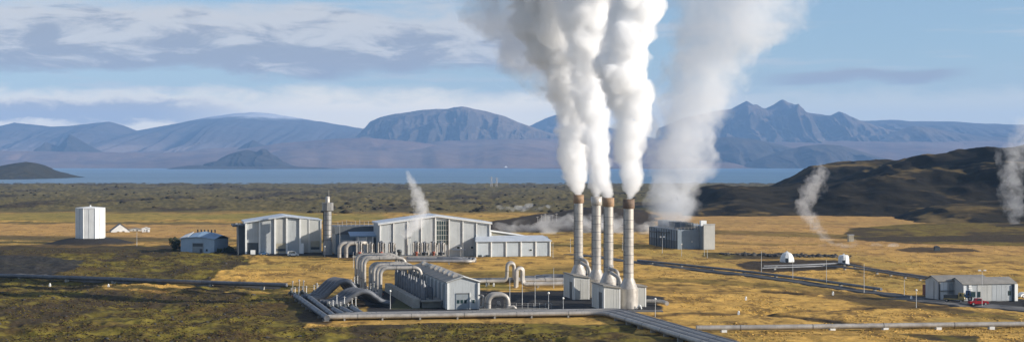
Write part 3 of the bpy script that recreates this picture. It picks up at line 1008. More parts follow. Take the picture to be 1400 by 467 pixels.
# --- low annex with five bays
ax, ay = gp(651, 351)
AW, AH = 40.5, 8.0
annex = thing('annex_building', 'low pale annex with five white framed bays before the turbine hall', 'building', (ax, ay, 0), TH)
AD = 9.2
MB().prism_x([(0, 0), (AD, 0), (AD, 10.2), (AD - 1.2, 10.4), (0, AH)], 0, AW).build('wall', M['clad_blue'], annex)
b5 = AW / 5
for i in range(5):
    MB().box(i * b5 + 0.5, (i + 1) * b5 - 0.5, -0.16, -0.003, 0.2, AH - 0.35).build('wall_panel', M['clad_cool'], annex)
for i in range(6):
    xc = min(max(i * b5, 0.3), AW - 0.3)
    MB().box(xc - 0.33, xc + 0.33, -0.75, -0.0035, 0, AH - 0.1).build('fin', M['white'], annex)
MB().add([(-0.6, -1.1, AH), (AW + 0.6, -1.1, AH), (AW - 2.4, AD - 1.2, 10.6), (1.2, AD - 1.2, 10.6),
          (-0.6, -1.1, AH + 0.3), (AW + 0.6, -1.1, AH + 0.3), (AW - 2.4, AD - 1.2, 10.9), (1.2, AD - 1.2, 10.9)],
         [(0, 3, 2, 1), (4, 5, 6, 7), (0, 1, 5, 4), (1, 2, 6, 5), (2, 3, 7, 6), (3, 0, 4, 7)]).build('roof', M['roof'], annex)
f = MB().box(3.55 * b5, 3.55 * b5 + 1.6, -0.3, -0.165, 2.9, 4.0).build('window', M['white'], annex)
MB().box(3.55 * b5 + 0.14, 3.55 * b5 + 1.46, -0.34, -0.305, 3.02, 3.88).build('pane', M['glass'], f)
for xx in (1.1, 2.1, 5.2, 6.3):
    MB().box(xx, xx + 0.8, -0.75, -0.17, 0.1, 1.1).build('vent_box', M['valve'], annex)

# --- beige lean-to behind the hall's right end
lx, ly = loc_u(hx, hy, W_ + 0.4, 3.0)
lean = thing('leanto_building', 'beige leanto behind the right end of the turbine hall', 'building', (lx, ly, 0), TH)
MB().prism_y([(0, 0), (19, 0), (19, 10.2), (0, 13.0)], 0, 20).build('wall', M['louvre'], lean)
MB().prism_y([(-0.1, 13.1), (19.6, 10.2), (19.6, 10.75), (-0.1, 13.65)], -0.8, 20.5).build('roof', M['white'], lean)
MB().box(0.2, 0.8, -0.5, -0.003, 0, 12.8).build('fin', M['white'], lean)
MB().box(18.3, 18.95, -0.5, -0.003, 0, 10.1).build('fin', M['white'], lean)

# --- left workshop hall
wx, wy = gp(335.5, 347)
WW, WHE, WHR, WRX = 30.0, 17.0, 20.2, 21.5
shop = thing('workshop_hall', 'grey and white workshop hall with tall panelled bays left of the tower', 'building', (wx, wy, 0), TH)


def gab2(x):
    return WHE + (WHR - WHE) * (x / WRX if x < WRX else (WW + 12 - x) / (WW + 12 - WRX) * 0.75 + 0.25)


MB().prism_y([(0, 0), (WW, 0), (WW, gab2(WW)), (WRX, WHR), (0, WHE)], 0, 34).build('wall', M['clad'], shop)
MB().prism_y([(WW + 0.02, 0), (WW + 12, 0), (WW + 12, gab2(WW + 12)), (WW + 0.02, gab2(WW))], 7, 34).build('wall', M['clad_cream'], shop)
MB().prism_y([(-0.8, WHE - 0.1), (WRX, WHR + 0.03), (WRX, WHR + 0.75), (-0.8, WHE + 0.62)], -1.7, 34.6).build('roof', M['roof'], shop)
MB().prism_y([(WRX + 0.004, WHR + 0.03), (WW + 0.5, gab2(WW) + 0.02), (WW + 0.5, gab2(WW) + 0.6), (WRX + 0.004, WHR + 0.75)], -1.7, 34.6).build('roof', M['roof'], shop)
MB().prism_y([(WW + 0.51, gab2(WW) + 0.0), (WW + 12.5, gab2(WW + 12)), (WW + 12.5, gab2(WW + 12) + 0.5), (WW + 0.51, gab2(WW) + 0.55)], 6.4, 34.6).build('roof', M['roof'], shop)
fx = [0.3, 7.6, 16.0, 22.4, 29.7]
for i, xc in enumerate(fx):
    MB().box(xc - 0.45, xc + 0.45, -1.0, -0.004, 0, gab2(xc) - 0.2).build('fin', M['white'], shop)
for i in range(4):
    xa, xb = fx[i] + 0.5, fx[i + 1] - 0.5
    z0 = (6.3, 0.3, 6.3, 0.3)[i]
    mt = (M['clad'], M['clad'], M['clad_cream'], M['clad'])[i]
    xb2 = xb if i != 2 else xb
    MB().prism_y([(xa, z0), (xb2, z0), (xb2, gab2(xb2) - 0.4), (xa, gab2(xa) - 0.4)] if not (xa < WRX < xb2) else
                 [(xa, z0), (xb2, z0), (xb2, gab2(xb2) - 0.4), (WRX, WHR - 0.4), (xa, gab2(xa) - 0.4)], -0.18, -0.003).build('wall_panel', mt, shop)
MB().box(fx[0] + 0.6, fx[1] - 0.6, -0.10, -0.003, 0.1, 6.1).build('door', M['door_dark'], shop)
lv = MB()
for k in range(9):
    lv.box(fx[2] + 0.6, fx[3] - 0.6, -0.25 - 0.02 * (k % 2), -0.003, 0.5 + k * 0.6, 1.0 + k * 0.6)
lv.build('louvre', M['louvre'], shop)
MB().box(fx[2] + 0.6, fx[3] - 0.6, -0.35, -0.26, 1.4, 2.9).build('louvre_opening', M['door_dark'], shop)
for xa, xb in ((WW + 0.6, WW + 4.9), (WW + 5.5, WW + 11.4)):
    MB().prism_y([(xa, 0.2), (xb, 0.2), (xb, gab2(xb) - 0.3), (xa, gab2(xa) - 0.3)], 6.84, 6.997).build('wall_panel', M['clad_cream'], shop)
MB().box(WW + 11.5, WW + 12.0, 6.3, 6.997, 0, gab2(WW + 12) - 0.1).build('fin', M['white'], shop)
MB().box(WW + 5.0, WW + 5.4, 6.5, 6.997, 0, gab2(WW + 5) - 0.1).build('fin', M['white'], shop)
MB().box(WW + 6.2, WW + 11.0, 6.55, 6.83, 3.4, 6.6).build('louvre', M['louvre'], shop)
MB().box(WW + 6.2, WW + 11.0, 6.7, 6.83, 1.8, 3.1).build('louvre_opening', M['door_dark'], shop)
MB().box(WW - 0.2, WW + 1.6, -1.2, -0.01, 0, 5.6).build('side_cabinet', M['white'], shop)
MB().box(fx[1] - 5.0, fx[1] - 2.4, -2.6, -1.0, 0, 2.3).build('skip', M['whitewall'], shop)
MB().box(-3.6, -0.02, 8, 30, 0, 14.6).build('side_wing', M['clad_dark'], shop)
MB().box(-6.6, -0.02, 6.4, 31, 14.7, 15.6).build('side_canopy', M['roof_dark'], shop)

# --- blue shed
bx_, by_ = gp(247, 345)
TB = math.radians(-15)
shed = thing('blue_shed', 'blue grey shed with a wide dark door beside the dark bush', 'shed', (bx_, by_, 0), TB)
SW = 20.3
MB().prism_y([(0, 0), (SW, 0), (SW, 7.6), (SW * 0.75, 8.5), (SW * 0.5, 8.8), (SW * 0.25, 8.5), (0, 7.6)], 0, 18).build('wall', M['shed_blue'], shed)
arc = [(-0.6, 7.7), (SW * 0.25, 8.62), (SW * 0.5, 8.95), (SW * 0.75, 8.62), (SW + 0.6, 7.7)]
pr = []
for yy, dz in ((-0.6, 0.0), (7, 2.6), (11, 2.6), (18.6, 0.0)):
    pr.append([(x, yy, z + dz * (1 - abs(x - SW / 2) / SW * 0.7) + 0.0) for x, z in arc])
rv, rf = [], []
for row in pr:
    rv += row
for i in range(3):
    for k in range(4):
        rf.append((i * 5 + k, i * 5 + k + 1, (i + 1) * 5 + k + 1, (i + 1) * 5 + k))
nv = len(rv)
rv2 = rv + [(x, y, z - 0.3) for x, y, z in rv]
rf2 = rf + [tuple(j + nv for j in f[::-1]) for f in rf]
edge = [0, 1, 2, 3, 4, 9, 14, 19, 18, 17, 16, 15, 10, 5]
for i in range(len(edge)):
    j = (i + 1) % len(edge)
    rf2.append((edge[i], edge[i] + nv, edge[j] + nv, edge[j]))
MB().add(rv2, rf2).build('roof', M['roof_blue'], shed)
lp = [(-0.4, -0.4, 7.95), (4.6, -0.4, 8.78), (4.6, 7.0, 11.2), (-0.4, 7.0, 9.65)]
MB().add(lp + [(x, y, z + 0.2) for x, y, z in lp], [(0, 3, 2, 1), (4, 5, 6, 7), (0, 1, 5, 4), (1, 2, 6, 5), (2, 3, 7, 6), (3, 0, 4, 7)]).build('pale_roof_patch', M['whitewall'], shed)  # pale sheet over the left part of the roof
MB().box(7.1, 13.8, -0.12, -0.003, 0, 5.6).build('door', M['door'], shed)
MB().box(7.4, 13.4, -0.18, -0.125, 3.6, 5.3).build('door_panel', M['door_dark'], shed)
MB().box(11.6, 13.2, -0.2, -0.126, 0.2, 2.3).build('door_opening', M['door_dark'], shed)
MB().box(15.3, 16.3, -0.14, -0.003, 1.0, 2.2).build('window', M['glass'], shed)
for k in range(6):
    MB().lathe([(0.35, 0), (0.35, 1.2), (0.55, 1.25), (0.5, 1.5), (0.05, 1.6)], 10, 6 + k * 2.1, 9, 11.0).build('roof_vent', M['valve'], shed)

# --- white octagonal tank on its mound
tx, ty = TANK
tank = thing('storage_tank', 'tall white octagonal storage tank standing on a dark earth mound', 'tank', (tx, ty, 2.9), 0)
A0 = math.radians(-13)
MB().lathe([(9.2, -2.5), (9.2, 18.7)], 8, smooth=False, ang0=A0).build('shell', M['whitewall'], tank)
MB().lathe([(9.45, 18.72), (9.45, 19.1), (0.6, 19.9)], 8, smooth=False, ang0=A0).build('roof', M['white'], tank)
for k in range(8):
    t = A0 + k * math.pi / 4
    MB().lathe([(0.22, -2.4), (0.22, 18.6)], 6, 9.2 * math.cos(t), 9.2 * math.sin(t)).build('corner_trim', M['white'], tank)
    t2 = t + math.pi / 8
    ra = 9.2 * math.cos(math.pi / 8)
    MB().box(ra - 0.01, ra + 0.12, -0.12, 0.12, -2.4, 18.5, Matrix.Rotation(t2, 4, 'Z')).build('panel_seam', M['clad'], tank)
MB().lathe([(0.5, 19.8), (0.5, 20.5), (0.1, 20.7)], 8).build('roof_vent', M['white'], tank)

# --- exhaust tower
ex, ey = at(448, 872), 872
tower = thing('exhaust_tower', 'slim grey steel exhaust tower with a wide top drum', 'tower', (ex, ey, 0))
MB().lathe([(2.6, 0), (2.6, 6), (2.05, 7.5), (2.05, 23.6)], 24).build('shaft', M['steel_grey'], tower)
MB().lathe([(1.6, 23.5), (3.1, 24.0), (3.1, 28.2), (2.8, 28.3)], 8, smooth=False).build('drum', M['steel_grey'], tower)
MB().lathe([(1.15, 28.3), (1.15, 31.6), (0.9, 31.7)], 16).build('neck', M['steel'], tower)
MB().tube([(0.6, 0, 31.7), (0.6, 0, 35.2)], 0.10, 6).build('rod', M['steel'], tower)
for k in range(6):
    MB().lathe([(2.16, 0), (2.16, 0.25)], 24, 0, 0, 8.0 + k * 2.7).build('ring', M['band'], tower)
MB().box(-2.5, -2.1, -0.35, 0.35, 2, 23.5).build('ladder', M['valve'], tower)

# --- dark link building between workshop and hall
kx, ky = gp(455, 349.5)
link = thing('link_building', 'low dark link building between the exhaust tower and turbine hall', 'building', (kx, ky + 14, 0), TH)
MB().box(0, 30, 0, 22, 0, 11).build('wall', M['clad_blue'], link)
MB().box(-0.6, 30.2, -0.7, 22.4, 11.02, 15.3).build('parapet', M['clad_dark'], link)
for k in range(12):
    MB().tube([(1.5 + k * 2.4, 3, 15.3), (1.5 + k * 2.4, 3, 17.5 + (k % 3) * 0.5)], 0.12, 6).build('vent_pipe', M['steel'], link)
for k in range(3):
    MB().box(3 + k * 9, 9 + k * 9, -0.12, -0.003, 1, 8).build('wall_panel', M['clad'], link)

# --- small blue-roofed building
sx, sy = gp(489, 349.5)
pump = thing('pump_house', 'small white pump house with a blue flat roof beside the hall', 'building', (sx, sy, 0), TH)
MB().box(0, 11.5, 0.4, 9, 0, 10.2).build('wall', M['clad'], pump)
MB().prism_x([(-1.0, 10.25), (9.4, 12.2), (9.4, 12.7), (-1.0, 10.85)], -4.2, 11.2).build('roof', M['roof_blue'], pump)
for xx in (0.2, 4.7, 8.1, 11.2):
    MB().box(xx - 0.3, xx + 0.3, -0.6, 0.397, 0, 10.2).build('post', M['white'], pump)
MB().box(8.5, 10.8, 0.25, 0.397, 0.2, 9.6).build('door', M['door_dark'], pump)
MB().box(0.6, 4.3, 0.25, 0.397, 0.2, 9.8).build('wall_panel', M['whitewall'], pump)

# --- cooling tower
cx, cy = gp(926.5, 340.5)
ct = thing('cooling_tower', 'dark blue grey cooling tower block with pale end wall and fan stacks', 'cooling tower', (cx, cy, 0), TH)
CW, CD, CH = 13.2, 56.0, 11.2
MB().box(0, CW, 0, CD, 0, CH).build('wall', M['clad_blue'], ct)
MB().box(-0.12, -0.003, 0.3, CD * 0.98, 0.2, 4.8).build('air_intake', M['clad_dark'], ct)
for k in range(12):
    MB().box(-0.45, -0.125, 1 + k * 4.9, 1.35 + k * 4.9, 0, CH - 0.3).build('mullion', M['clad_dark'], ct)
MB().box(CW + 0.9, CW + 7.6, -5.2, -4.6, 0, 14.2).build('end_wall', M['clad_cream'], ct)
MB().box(CW + 0.75, CW + 7.75, -5.4, -4.5, 14.21, 14.7).build('end_wall_cap', M['clad'], ct)
MB().box(CW + 0.01, CW + 7.4, -4.58, CD - 3, 0, 13.4).build('wall', M['clad_blue'], ct)
MB().box(CW + 0.3, CW + 0.88, -5.15, -4.585, 0, 13.9).build('fin', M['clad_dark'], ct)
rail = MB()
for k in range(26):
    rail.box(-0.2, -0.08, k * 2.15, k * 2.15 + 0.1, CH, CH + 1.2)
rail.box(-0.2, -0.08, 0, CD, CH + 1.2, CH + 1.32).box(-0.2, CW, -0.2, -0.08, CH + 1.2, CH + 1.32)
for k in range(7):
    rail.box(k * 2.1, k * 2.1 + 0.1, -0.2, -0.08, CH, CH + 1.2)
rail.build('railing', M['steel'], ct)
for k in range(5):
    fs_ = MB().lathe([(4.2, 0), (3.7, 1.6), (3.9, 3.9), (3.7, 3.95), (3.55, 1.6)], 28, 7.5, 6 + k * 11, CH + 0.01).build('fan_stack', M['clad_dark'] if k != 0 else M['clad_dark'], ct)
for k in range(8):
    MB().box(CW * 0.4 + k * 1.0, CW * 0.4 + k * 1.0 + 0.35, 1.2, 1.5, CH, CH + 3.8).build('fan_strut', M['clad'] if k > 4 else M['valve'], ct)
MB().box(CW + 1.2, CW + 4.6, 0.8, 3.4, 13.42, 16.4).build('roof_hut', M['white'], ct)
for yy, zz_, hh in ((14, 9.0, 4.5), (34, 8.6, 5.0)):
    MB().tube(rounded([(-2.2, yy, 0), (-2.2, yy, zz_), (-2.2, yy + 14, zz_)], 0.8), 0.4, 8).build('side_pipe', M['valve'], ct)
    MB().box(-2.5, -0.13, yy + 0.3, yy + 3.2, zz_ + 0.1, zz_ + 0.4).build('side_platform', M['valve'], ct)
MB().lathe([(0.32, 0), (0.32, 0.3)], 10, M=Matrix.Translation((8.6, -0.02, 4.4)) @ Matrix.Rotation(math.pi / 2, 4, 'X')).build('wall_light', M['globe'], ct)

# --- condenser building
qx, qy = gp(611.6, 422.5)
QW, QL, QE, QR = 10.9, 86.0, 9.1, 10.7
cond = thing('condenser_building', 'long narrow ribbed grey building with roof vents and grey gable door', 'building', (qx, qy, 0), TH)
gable_shell(QW, QL, QE, QR).build('wall', M['clad'], cond)
roof_sheets(cond, QW, QL, QE, QR, M['roof_grey'], None, 0.45, 0.3)
MB().box(-0.12, 0.5, -0.45, -0.003, 0, QE - 0.2).build('corner_trim', M['white'], cond)
MB().box(QW - 0.4, QW + 0.3, -0.5, -0.003, 0, QE - 0.2).build('corner_trim', M['white'], cond)
MB().prism_y([(QW / 2, QR + 0.35), (QW + 0.5, QE + 0.1), (QW + 0.5, QE + 0.5), (QW / 2, QR + 0.75)], -0.6, -0.46).build('verge_trim', M['white'], cond)
MB().prism_y([(-0.5, QE + 0.05), (QW / 2 - 0.01, QR + 0.3), (QW / 2 - 0.01, QR + 0.6), (-0.5, QE + 0.35)], -0.6, -0.46).build('verge_trim', M['clad'], cond)
dr = MB().box(2.9, 7.6, -0.16, -0.003, 0, 5.5).build('door', M['door'], cond)
MB().box(2.9, 7.6, -0.2, -0.165, 5.1, 5.5).build('door_lintel', M['band'], dr)
for k in range(3):
    MB().box(3.3 + k * 1.25, 4.15 + k * 1.25, -0.22, -0.165, 2.0, 3.2).build('door_pane', M['glass'], dr)
MB().box(7.65, 7.95, -0.4, -0.003, 0, 5.6).build('drain_pipe', M['white'], cond)
f = MB().box(8.5, 9.6, -0.14, -0.003, 1.9, 3.3).build('window', M['white'], cond)
MB().box(8.6, 9.5, -0.18, -0.145, 2.0, 3.2).build('pane', M['glass'], f)
for k in range(8):
    yy = 8 + k * 9.8
    xm = QW * 0.36
    zb = QE + (QR - QE) * (xm / (QW / 2)) + 0.28
    MB().tube([(xm, yy - 1.6, zb + 0.25), (xm, yy + 1.6, zb + 0.25)], 0.95, 12).build('roof_vent', M['steel'], cond)
for k in range(20):
    yy = 1.2 + k * 4.2
    MB().box(-0.45, -0.003, yy, yy + 0.35, 0, QE - 0.6).build('mullion', M['white'] if k % 2 == 0 else M['clad'], cond)
for k in range(19):
    yy = 1.8 + k * 4.2
    MB().box(-0.12, -0.004, yy, yy + 3.2, 1.0, QE - 1.2).build('wall_panel', M['clad_dark'] if k % 2 else M['clad_blue'], cond)

# --- condenser bank on the left of it: plinth, roof slab and standing tubes
bank = thing('condenser_bank', 'row of upright condenser tubes on a concrete plinth beside the narrow building', 'condenser', (*loc_u(qx, qy, -8.6, 7), 0), TH)
for k in range(12):
    MB().box(-2.2, 0.2, k * 6.2, k * 6.2 + 5.9, 0, 3.2).build('plinth_block', M['concrete'], bank)
MB().box(0.4, 7.9, -1.5, 74, 2.2, 2.6).build('deck', M['concrete'], bank)
for k in range(12):
    yy = 3 + k * 6.1
    MB().lathe([(0.9, 2.61), (0.9, 7.4), (0.45, 8.2), (0.45, 9.2)], 14, 2.0, yy).build('condenser_tube', M['pipe_dull_shade'], bank)
    MB().lathe([(0.75, 2.61), (0.75, 6.2), (0.3, 7.0)], 14, 4.8, yy + 1.5).build('condenser_tube', M['pipe_dull_shade'], bank)
for k in range(9):
    MB().box(1.0, 7.8, 1 + k * 8.2, 1.5 + k * 8.2, 0, 2.19).build('deck_leg', M['concrete'], bank)

# --- stack sheds
STACKS = [(791, 625, 266, 'rust'), (815.5, 598, 268.5, 'steel'), (832, 583, 270, 'rust'), (859.5, 553, 272, 'rust_dark')]


def stack_shed(label, px, py, w, d, h, door=True):
    x, y = gp(px, py)
    t = thing('stack_shed', label, 'shed', (x, y, 0), TH, 'sheds at the feet of the chimneys')
    MB().prism_y([(0, 0), (w, 0), (w, h * 0.9), (0, h)], 0, d).build('wall', M['clad_cream'], t)
    MB().prism_y([(-0.35, h + 0.07), (w + 0.35, h * 0.9 - 0.02), (w + 0.35, h * 0.9 + 0.4), (-0.35, h + 0.47)], -0.5, d + 0.4).build('roof', M['roof_grey'], t)
    for xx in (0.0, w - 0.4):
        MB().box(xx, xx + 0.4, -0.14, -0.003, 0, h * 0.9 - 0.15).build('corner_trim', M['white'], t)
    n = 5
    for k in range(n):
        xa = 0.5 + (w - 1.0) * k / n
        MB().box(xa + 0.04, xa + (w - 1.0) / n - 0.04, -0.09, -0.003, 0.2, h * 0.9 - 0.3).build('wall_panel', M['clad_cream'], t)
    if door:
        MB().box(-0.1, -0.003, 2.2, 6.0, 0, h * 0.72).build('door', M['door_dark'], t)
        MB().box(-0.16, -0.003, 6.4, 6.9, 0, h * 0.9).build('panel_seam', M['white'], t)
        MB().box(-0.16, -0.003, 1.2, 1.7, 0, h * 0.9).build('panel_seam', M['white'], t)
        MB().box(-0.14, -0.003, d - 0.5, d, 0, h * 0.95).build('corner_trim', M['white'], t)
    return t


stack_shed('ribbed cream shed with dark side door at the rear pair of chimneys', 784.5, 409, 5.9, 15.0, 8.6)
stack_shed('ribbed cream shed with dark side door at the front pair of chimneys', 825.5, 424, 5.8, 15.0, 8.2)
stack_shed('narrow grey shed with white edges right behind the frontmost chimney', 862.5, 419.2, 5.5, 7.0, 7.6, False)

# --- the four chimneys
names = ['rust capped chimney at the back left of the four', 'chimney with a pale steel cap second from the left', 'rust capped chimney with a brown collar third from the left', 'frontmost chimney with a dark brown collar and wide silver base']
for i, (px, d, ty_, cm) in enumerate(STACKS):
    t = thing('chimney', names[i], 'chimney', (at(px, d), d, 0), 0, 'four steel chimneys')
    htop = zat(ty_, d)
    R0 = 1.72
    MB().lathe([(3.25, 0), (3.25, 6.8)], 36).build('base_drum', M['steel'], t)
    MB().lathe([(3.25, 6.81), (3.1, 7.0), (R0, 10.4)], 36).build('cone', M['steel'], t)
    MB().lathe([(R0, 10.41), (R0, htop - 3.0)], 36).build('shaft', M['steel'], t)
    MB().lathe([(R0 + 0.05, htop - 3.3), (2.06, htop - 3.05), (2.06, htop), (1.8, htop), (1.75, htop - 2.0)], 36).build('cap', M[cm], t)
    for k in range(7):
        MB().lathe([(R0 + 0.05, 0), (R0 + 0.05, 0.16)], 36, 0, 0, 12.2 + k * 3.0).build('ring', M['pipe_dull_shade'], t)
    ld = MB()
    ang = math.radians(205)
    for s_ in (-0.28, 0.28):
        ld.box(R0 + 0.12, R0 + 0.2, s_ - 0.04, s_ + 0.04, 10.5, htop - 3.7, Matrix.Rotation(ang, 4, 'Z'))
    for k in range(45):
        zz_ = 10.6 + k * 0.5
        if zz_ < htop - 3.8:
            ld.box(R0 + 0.14, R0 + 0.18, -0.28, 0.28, zz_, zz_ + 0.06, Matrix.Rotation(ang, 4, 'Z'))
    ld.build('ladder', M['band'], t)
    for k in range(6):
        zz_ = 13.0 + k * 3.1
        MB().box(R0, R0 + 0.75, -0.55, 0.55, zz_, zz_ + 0.12, Matrix.Rotation(ang, 4, 'Z')).build('ladder_bracket', M['band'], t)
    MB().box(-0.7, 0.7, -3.31, -3.15, 0.3, 2.4).build('access_door', M['pipe'], t)
    if i == 3:
        MB().tube(rounded([(2.5, -2.6, 0.1), (3.6, -3.0, 1.7), (4.2, -3.0, 0.0)], 0.8), 0.22, 8).build('drain_pipe', M['white'], t)

# ducts from the sheds up and over into the chimneys
DU = [(1, 803, 611, 12.6, 'bent steel duct entering the rear left chimney above its shed'), (1, 806, 606, 11.2, 'lower bent steel duct between the rear two chimneys'),
      (3, 845, 569, 11.6, 'bent steel duct beside the frontmost chimney'), (3, 848, 565, 10.2, 'lower bent steel duct left of the frontmost chimney')]
for i, (s_, px, d, zt, lb) in enumerate(DU):
    sx_, sd = (at(STACKS[0][0], STACKS[0][1]), STACKS[0][1]) if s_ == 1 else (at(STACKS[2][0], STACKS[2][1]), STACKS[2][1])
    x = at(px, d)
    pth = rounded([(x, d, 3.0), (x, d, zt - 0.7 * (i % 2)), (x - 3.0, d + 3.5, zt + 0.9), (sx_ + 1.2, sd - 1.2, zt + 0.9 - 0.4 * (i % 2))], 1.6)
    t = thing('duct', lb, 'duct', (x, d, 0), 0, 'ducts feeding the chimneys')
    MB().tube([(p[0] - x, p[1] - d, p[2]) for p in pth], 0.62, 12).build('tube', M['pipe'], t)
    MB().lathe([(0.8, 0), (0.8, 3.05)], 12).build('foot', M['steel'], t)
    MB().tube([(0, 0, zt * 0.6), (0, 0, zt * 0.6 + 0.3)], 0.7, 12).build('ring', M['band'], t)

# --- warehouse on the right (two blocks)
rx_, ry_ = gp(1317, 412)
ware = thing('warehouse', 'long grey warehouse with a shallow grey roof behind the red pickup', 'building', (rx_, ry_, 0), TH)
RWD, RDP, RE, RR = 20.6, 11.0, 6.3, 8.1
MB().prism_x([(0, 0), (RDP, 0), (RDP, RE), (RDP / 2, RR), (0, RE)], 0, RWD).build('wall', M['clad'], ware)
MB().prism_x([(-0.5, RE - 0.1), (RDP / 2, RR + 0.03), (RDP / 2, RR + 0.3), (-0.5, RE + 0.18)], -0.5, RWD + 0.5).build('roof', M['roof_grey'], ware)
MB().prism_x([(RDP / 2 + 0.004, RR + 0.03), (RDP + 0.5, RE - 0.1), (RDP + 0.5, RE + 0.18), (RDP / 2 + 0.004, RR + 0.3)], -0.5, RWD + 0.5).build('roof', M['roof_grey'], ware)
MB().box(RWD - 0.7, RWD + 0.5, -0.9, -0.003, 0, RE - 0.25).build('fin', M['white'], ware)
MB().box(RWD - 1.3, RWD - 0.72, -0.3, -0.003, 0, RE - 0.3).build('corner_trim', M['door_dark'], ware)
for k in range(7):
    MB().box(5.6 + k * 1.9, 7.42 + k * 1.9, -0.08, -0.003, 0.2, RE - 0.3).build('wall_panel', M['clad_cream'] if k < 3 else M['clad'], ware)
for xx, w_, z0, z1 in ((2.9, 1.9, 1.6, 3.6), (5.7, 1.1, 1.5, 3.6), (RWD - 2.9, 1.2, 2.0, 3.7)):
    f = MB().box(xx, xx + w_, -0.16, -0.085, z0, z1).build('window', M['band'], ware)
    MB().box(xx + 0.1, xx + w_ - 0.1, -0.2, -0.165, z0 + 0.1, z1 - 0.1).build('pane', M['glass'], f)
MB().box(0.15, 1.6, -0.12, -0.003, 1.0, RE - 0.6).build('door', M['whitewall'], ware)
for k in range(3):
    MB().box(2.0, 3.4 - 0.2 * k, -0.5, -0.003, 3.9 + k * 0.75, 4.4 + k * 0.75).build('wall_unit', M['white'], ware)

gx_, gy_ = loc_u(rx_, ry_, -6.2, 7.0)
gar = thing('garage', 'grey garage with a white roller door left of the long warehouse', 'building', (gx_, gy_, 0), TH)
GWD, GDP, GE, GR = 6.1, 10.0, 7.0, 8.5
MB().prism_x([(0, 0), (GDP, 0), (GDP, GE), (GDP / 2, GR), (0, GE)], 0, GWD + 14).build('wall', M['clad'], gar)
MB().prism_x([(-0.6, GE - 0.12), (GDP / 2, GR + 0.03), (GDP / 2, GR + 0.3), (-0.6, GE + 0.16)], -0.5, GWD + 14.3).build('roof', M['roof_grey'], gar)
MB().prism_x([(GDP / 2 + 0.004, GR + 0.03), (GDP + 0.6, GE - 0.12), (GDP + 0.6, GE + 0.16), (GDP / 2 + 0.004, GR + 0.3)], -0.5, GWD + 14.3).build('roof', M['roof_grey'], gar)
MB().box(0.8, 3.6, -0.12, -0.003, 0, 6.6).build('roller_door', M['whitewall'], gar)
MB().box(4.3, 5.8, -0.12, -0.003, 0, 6.0).build('roller_door', M['door'], gar)
MB().box(-0.06, -0.003, 3.0, 3.4, 0, GE - 0.2).build('drain_pipe', M['band'], gar)
MB().box(0.2, 0.7, -0.2, -0.003, 0, GE - 0.3).build('corner_trim', M['band'], gar)
MB().box(0.75, 6.0, -0.9, -0.2, 3.4, 3.6).build('canopy', M['band'], gar)

cx2, cy2 = gp(1271.5, 404.5)
cont = thing('shipping_container', 'maroon shipping container beside the garage', 'container', (cx2, cy2, 0), TH)
MB().box(0, 2.5, 0, 6, 0.15, 4.0).build('body', M['maroon'], cont)
for k in range(2):
    MB().box(0.1 + k * 1.18, 1.22 + k * 1.18, -0.08, -0.003, 0.3, 3.8).build('door', M['maroon'], cont)
MB().box(0.9, 1.05, -0.16, -0.085, 0.4, 3.7).build('lock_bar', M['clad'], cont)
for k in range(4):
    MB().box((0, 2.3)[k % 2], (0.2, 2.5)[k % 2], (0, 5.8)[k // 2], (0.2, 6.0)[k // 2], 0, 0.149).build('foot', M['band'], cont)

# --- igloo wellhead shelters
def igloo(label, px, py, r, h, squat):
    x, y = gp(px, py)
    t = thing('wellhead_dome', label, 'dome', (x, y, 0), 0.3, 'white wellhead domes')
    if squat:
        prof = [(r, 0), (r * 0.99, h * 0.25), (r * 0.88, h * 0.55), (r * 0.62, h * 0.84), (r * 0.25, h * 0.98), (0.05, h)]
        MB().lathe(prof, 11, smooth=False).build('shell', M['whitewall'], t)
    else:
        MB().lathe([(r, 0), (r * 0.98, h * 0.3), (r * 0.93, h * 0.75), (r * 0.78, h * 0.93), (0.1, h)], 12, smooth=False).build('shell', M['whitewall'], t)
    MB().lathe([(r + 0.25, 0), (r + 0.25, 0.3)], 12).build('footing', M['concrete'], t)
    R = Matrix.Rotation(math.radians(-118), 4, 'Z')
    fr = MB().box(r * 0.82, r * 1.08, -0.95, 0.95, 0.02, 2.4, R).build('doorway', M['white'], t)
    MB().box(r * 1.081, r * 1.1, -0.7, 0.7, 0.05, 2.15, R).build('door', M['door_dark'], fr)
    MB().box(-0.3, 0.3, -0.3, 0.3, h - 0.1, h + 0.4).build('vent', M['clad'], t)
    return t


igloo('faceted white wellhead dome at the left of the dark gravel pad', 1076, 358, 3.6, 5.2, True)
igloo('upright white wellhead dome at the right end of the gravel pad', 1153.5, 361, 2.75, 4.9, False)

# --- far farmhouses beyond the golden field
def house(label, px, py, w, d, he, hr, rz, roofm, wallm):
    x, y = gp(px, py)
    z = float(gz(np.array([x]), np.array([y]))[0])
    t = thing('farmhouse', label, 'house', (x, y, z - 0.1), rz, 'far farmhouses')
    gable_shell(w, d, he, hr).build('wall', wallm, t)
    roof_sheets(t, w, d, he, hr, roofm, None, 0.4, 0.3)
    f = MB().box(w * 0.3, w * 0.45, -0.1, -0.003, he * 0.3, he * 0.75).build('window', M['white'], t)
    MB().box(w * 0.32, w * 0.43, -0.13, -0.105, he * 0.34, he * 0.71).build('pane', M['glass'], f)
    MB().box(w * 0.6, w * 0.72, -0.1, -0.003, 0.1, he * 0.8).build('door', M['door_dark'], t)
    return t


